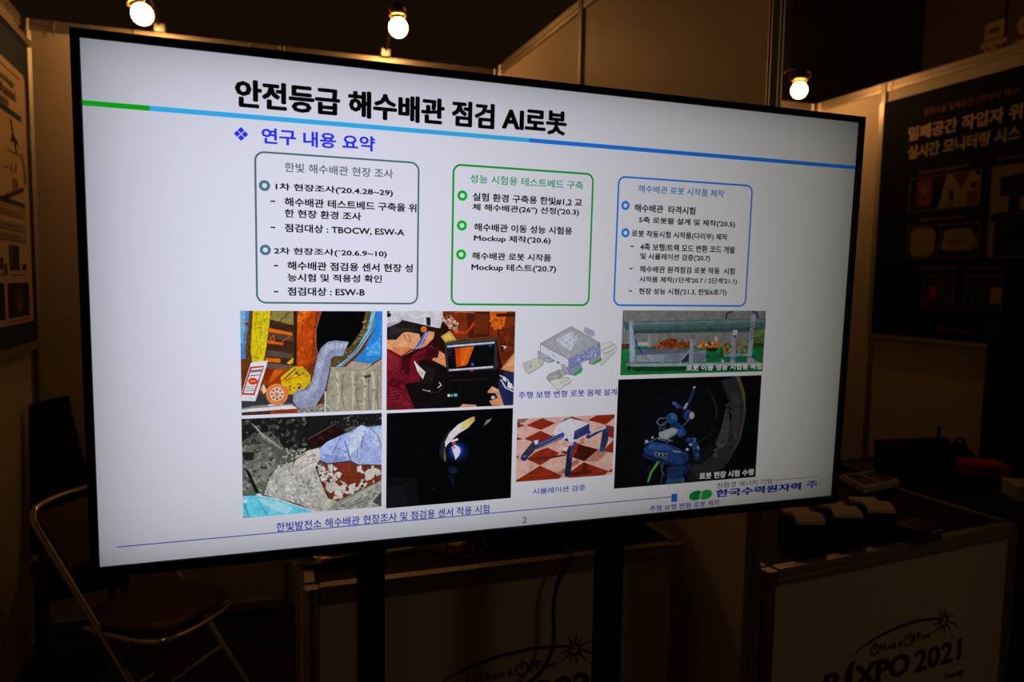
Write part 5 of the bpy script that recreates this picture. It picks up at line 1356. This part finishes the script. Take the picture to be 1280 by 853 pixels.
boxo('base_block', (-.09, -.04, 0), (.05, .05, .0118), M_BLACK, r)
def bl4(q, s, t): a, b, c, d = [Vector(x) for x in q]; return tuple((a.lerp(b, s)).lerp(d.lerp(c, s), t))
Q = [(-.12, -.085), (.082, -.055), (.10, .075), (-.064, .07)]
def sub(s0, t0, s1, t1): return [bl4(Q, s0, t0), bl4(Q, s1, t0), bl4(Q, s1, t1), bl4(Q, s0, t1)]
A = [(INK(96, 84, 72), sub(.06, .08, .47, .92)), (INK(70, 76, 92), sub(.53, .08, .94, .92)), (INK(140, 96, 62), sub(.1, .15, .3, .5)), (INK(60, 70, 90), sub(.15, .55, .42, .85)), (INK(150, 110, 84), sub(.58, .2, .75, .6)), (INK(44, 52, 60), sub(.72, .5, .9, .85)), (INK(120, 60, 44), sub(.8, .15, .9, .35))]
patch('printed_pictures', A, lambda u, v, i: (u, v, .0345 + i * 5e-5), M_PRINT, r)
r = tag(empty('brochure_box', (1.835, 1.458, .8775), (0, 0, .12)), 'small dark violet box with a pale strip at the counter edge', 'box')
boxo('carton', (-.055, -.03, 0), (.06, .05, .042), mat('dark_violet_card', (50, 44, 66), .5), r, .003)
boxo('pale_strip', (.0, -.0318, .028), (.055, -.0302, .033), mat('pink_strip', (206, 166, 150), .5), r)

r = tag(empty('cloth_table', (2.29, 1.50, 0)), 'table covered in black cloth beside the right counter', 'table')
bm = bmesh.new(); rnd = random.Random(2); X0, X1, Y0, Y1 = 0, .72, 0, .78; per = []
for (ax, ay), (bx, by) in (((X0, Y0), (X1, Y0)), ((X1, Y0), (X1, Y1)), ((X1, Y1), (X0, Y1)), ((X0, Y1), (X0, Y0))):
    n_ = 14
    for i in range(n_): per.append((ax + (bx - ax) * i / n_, ay + (by - ay) * i / n_))
top = [bm.verts.new((x, y, .872)) for x, y in per]; bot = []
for i, (x, y) in enumerate(per):
    d = .012 * math.sin(i * 1.9); cx, cy = x - .36, y - .39; l_ = math.hypot(cx, cy); bot.append(bm.verts.new((x + cx / l_ * d * .6, y + cy / l_ * d * .6, .01)))
bm.faces.new(top)
for i in range(len(per)): bm.faces.new((top[i], top[(i + 1) % len(per)], bot[(i + 1) % len(per)], bot[i]))
link('tablecloth', bm, M_CLOTH, r)
r = tag(empty('laptop', (2.395, 1.945, .872), (0, 0, -.16)), 'open black laptop seen from behind on the black table', 'laptop')
boxo('base', (-.16, .0, 0), (.16, .22, .018), M_BLACK, r, .004)
bm = bmesh.new(); box(bm, (-.165, -.006, 0), (.16, .006, .150), .003); ld = link('lid', bm, mat('laptop_black', (13, 13, 15), .4), r, True); ld.location = (-.0, -.002, .012); ld.rotation_euler = (-.12, 0, 0)
patch('badge', [(L3((150, 150, 160)), ell(-.055, .118, .012, .008)), (L3((86, 120, 40)), ell(.02, .045, .012, .009)), (L3((120, 120, 50)), rr(.0, .008, .035, .022))][:1], lambda u, v, i: (u, -.0064, v), M_PRINT, ld)
patch('sticker', [(L3((86, 120, 40)), ell(.02, .045, .012, .009)), (L3((120, 120, 50)), rr(.002, .03, .035, .042))], lambda u, v, i: (u, -.0064 - i * 5e-5, v), M_PRINT, ld)
r = tag(empty('orange_case', (2.65, 1.86, .872), (0, 0, -.52)), 'orange plastic case lying on a black box beside the laptop', 'case')
boxo('lid', (-.072, -.06, .058), (.072, .06, .076), mat('orange_plastic', (226, 58, 22), .4), r, .008); boxo('lower_shell', (-.07, -.058, .03), (.07, .058, .0578), mat('orange_plastic_dark', (200, 48, 18), .45), r, .006)
boxo('catch', (-.016, -.064, .048), (.016, -.0585, .066), M_BLACK, r); boxo('box_below', (-.09, -.07, 0), (.09, .07, .0298), M_BLACK, r, .003)
r = tag(empty('router', (2.70, 2.12, .872)), 'black router with one upright antenna behind the orange case', 'router')
boxo('casing', (-.07, -.05, 0), (.07, .05, .03), M_BLACK, r, .006)
tubeo('antenna', [(.03, .0, .028), (.034, .0, .08), (.042, .0, .155)], .0065, M_BLACK, r, 8)
r = tag(empty('white_carton', (2.665, 1.60, .872), (0, 0, -.55)), 'white carton at the right edge in front of the dark panel', 'carton')
bm = bmesh.new(); box(bm, (-.15, -.06, 0), (.15, .06, .046), .003); link('body', bm, M_WHITE, r, True); boxo('lid', (-.152, -.062, .0462), (.152, .062, .056), M_WHITE, r, .002)
r = tag(empty('display_panel', (2.88, 1.93, .872)), 'tall black panel standing on the black table at the right edge', 'panel')
boxo('panel', (-.13, -.02, .015), (.14, .02, .62), M_BLACK, r, .006); boxo('foot', (-.08, -.07, 0), (.08, .07, .0148), M_BLACKM, r, .004)
r = tag(empty('equipment_bag', (2.735, 2.02, .872)), 'rounded black bag between the orange case and the tall panel', 'bag')
bm = bmesh.new(); box(bm, (-.06, -.05, 0), (.05, .05, .105)); bmesh.ops.bevel(bm, geom=list(bm.edges), offset=.03, segments=4, affect='EDGES'); link('body', bm, M_CLOTH, r, True)
tubeo('handle', [(-.03, 0, .098), (-.02, 0, .125), (.015, 0, .125), (.025, 0, .098)], .005, M_CLOTH, r, 6, 4)

# ------------------------------------------------------------------ chairs in the left corner
ch = tag(empty('folding_chair', (-.26, 2.70, 0), (0, 0, math.radians(52))), 'chrome tube folding chair with brown padded seat in the left corner', 'chair')
def frame_side(x): return [(x, -.235, .0), (x, .39, .763)]
sl_ = .82
def at(z): return .391 - .8 * (.763 - z)
TR = .0115
tubeo('back_frame', catmull([(-.17, at(.70), .70), (-.168, at(.755) + .002, .755), (-.145, at(.785), .79), (-.08, at(.79) + .01, .803), (.02, at(.79) + .012, .808), (.12, at(.79) + .01, .803), (.195, at(.785), .79), (.218, at(.755) + .002, .755), (.22, at(.70), .70)], 5), TR, M_CHROME, ch, 10)
for x in (-.17, .22):
    tubeo('front_leg', [(x, at(.70), .70), (x, at(.012), .012)], TR, M_CHROME, ch, 10)
    tubeo('rear_leg', catmull([(x + (.02 if x < 0 else -.02), -.02, .40), (x + (.02 if x < 0 else -.02), .16, .18), (x + (.02 if x < 0 else -.02), .26, .012)], 4), .010, M_CHROME, ch, 8)
    bm = bmesh.new(); lathe(bm, [(.015, 0), (.015, .02), (.012, .026)], Matrix.Translation((x, at(.012), 0))); link('foot_cap', bm, M_BLACK, ch, True)
tubeo('front_crossbar', [(-.17, at(.2), .2), (.22, at(.2), .2)], .008, M_CHROME, ch, 8)
tubeo('rear_crossbar', [(-.15, .245, .045), (.20, .245, .045)], .008, M_CHROME, ch, 8)
tubeo('seat_frame', catmull([(-.155, .19, .405), (-.17, .02, .405), (-.165, -.08, .405), (-.13, -.135, .405), (-.04, -.158, .405), (.09, -.158, .405), (.175, -.135, .405), (.213, -.08, .405), (.218, .02, .405), (.2, .19, .405)], 5), .0105, M_CHROME, ch, 10)
def seat_outline(k):
    return [(.022 + (.188 * k) * math.copysign(abs(math.cos(t)) ** .55, math.cos(t)), .045 + (.19 * k) * math.copysign(abs(math.sin(t)) ** .55, math.sin(t))) for t in [2 * PI * i / 40 for i in range(40)]]
bm = bmesh.new(); R_ = [[bm.verts.new((u, v, z)) for u, v in seat_outline(k)] for k, z in ((.93, .417), (1, .425), (1.0, .436), (.95, .447), (.8, .453), (.4, .455))]
for a, b in zip(R_, R_[1:]):
    for j in range(40): bm.faces.new((a[j], a[(j + 1) % 40], b[(j + 1) % 40], b[j]))
bm.faces.new(R_[0][::-1]); bm.faces.new(R_[-1]); link('seat', bm, M_SEAT, ch, True)
bm = bmesh.new(); rows = []
for i in range(13):
    x = -.152 + .354 * i / 12; cv = .018 * (1 - ((i - 6) / 6) ** 2)
    rows.append([bm.verts.new((x, at(z) + cv + d, z)) for z, d in ((.60, -.006), (.60, .008), (.69, .010), (.775, .008), (.775, -.006), (.69, -.010))])
for a, b in zip(rows, rows[1:]):
    for j in range(6): bm.faces.new((a[j], a[(j + 1) % 6], b[(j + 1) % 6], b[j]))
bm.faces.new(rows[0]); bm.faces.new(rows[-1]); link('backrest', bm, M_SEAT, ch, True)

r = tag(empty('black_chair', (-.645, 3.2, 0), (0, 0, .3)), 'black high-backed chair standing in the corner behind the folding chair', 'chair')
bm = bmesh.new(); N = 10; F_ = []
for i in range(N + 1):
    t = i / N; z = .5 + .60 * t; w0 = -.105 - .02 * (1 - t); w1 = .03 + .11 * (1 - t) ** 1.1; y = .05 + .10 * t + .02 * math.sin(t * PI)
    e_ = .035 if t > .95 else 0
    F_.append([bm.verts.new(p) for p in ((w0, y, z - e_ * .6), ((w0 + w1) / 2, y - .02, z), (w1, y, z + e_ * .2), (w1, y + .035, z + e_ * .2), ((w0 + w1) / 2, y + .02, z), (w0, y + .035, z - e_ * .6))])
for a, b in zip(F_, F_[1:]):
    for j in range(6): bm.faces.new((a[j], a[(j + 1) % 6], b[(j + 1) % 6], b[j]))
bm.faces.new(F_[0]); bm.faces.new(F_[-1]); link('backrest', bm, M_CLOTH, r, True)
boxo('seat', (-.13, -.25, .41), (.17, .08, .47), M_CLOTH, r, .02)
for x in (-.11, .15):
    for y in (-.23, .06): boxo('leg', (x - .012, y - .012, 0), (x + .012, y + .012, .412), M_BLACKM, r)
M_GREEN = mat('green_cable', (40, 110, 52), .5)
tag(tubeo('green_cable', [(-.76, 3.30, .006), (-.70, 3.36, .006), (-.62, 3.36, .006), (-.55, 3.28, .006), (-.5, 3.1, .006), (-.62, 2.95, .006), (-.74, 2.9, .006)], .005, M_GREEN, None, 8, 6), 'green cable curling on the floor beside the left wall', 'cable')
tag(tubeo('green_cable', [(-.12, 3.32, .006), (.0, 3.30, .006), (.08, 3.20, .006), (.20, 3.16, .006), (.32, 3.2, .006), (.42, 3.3, .006)], .005, M_GREEN, None, 8, 6), 'green cable on the floor behind the folding chair', 'cable')
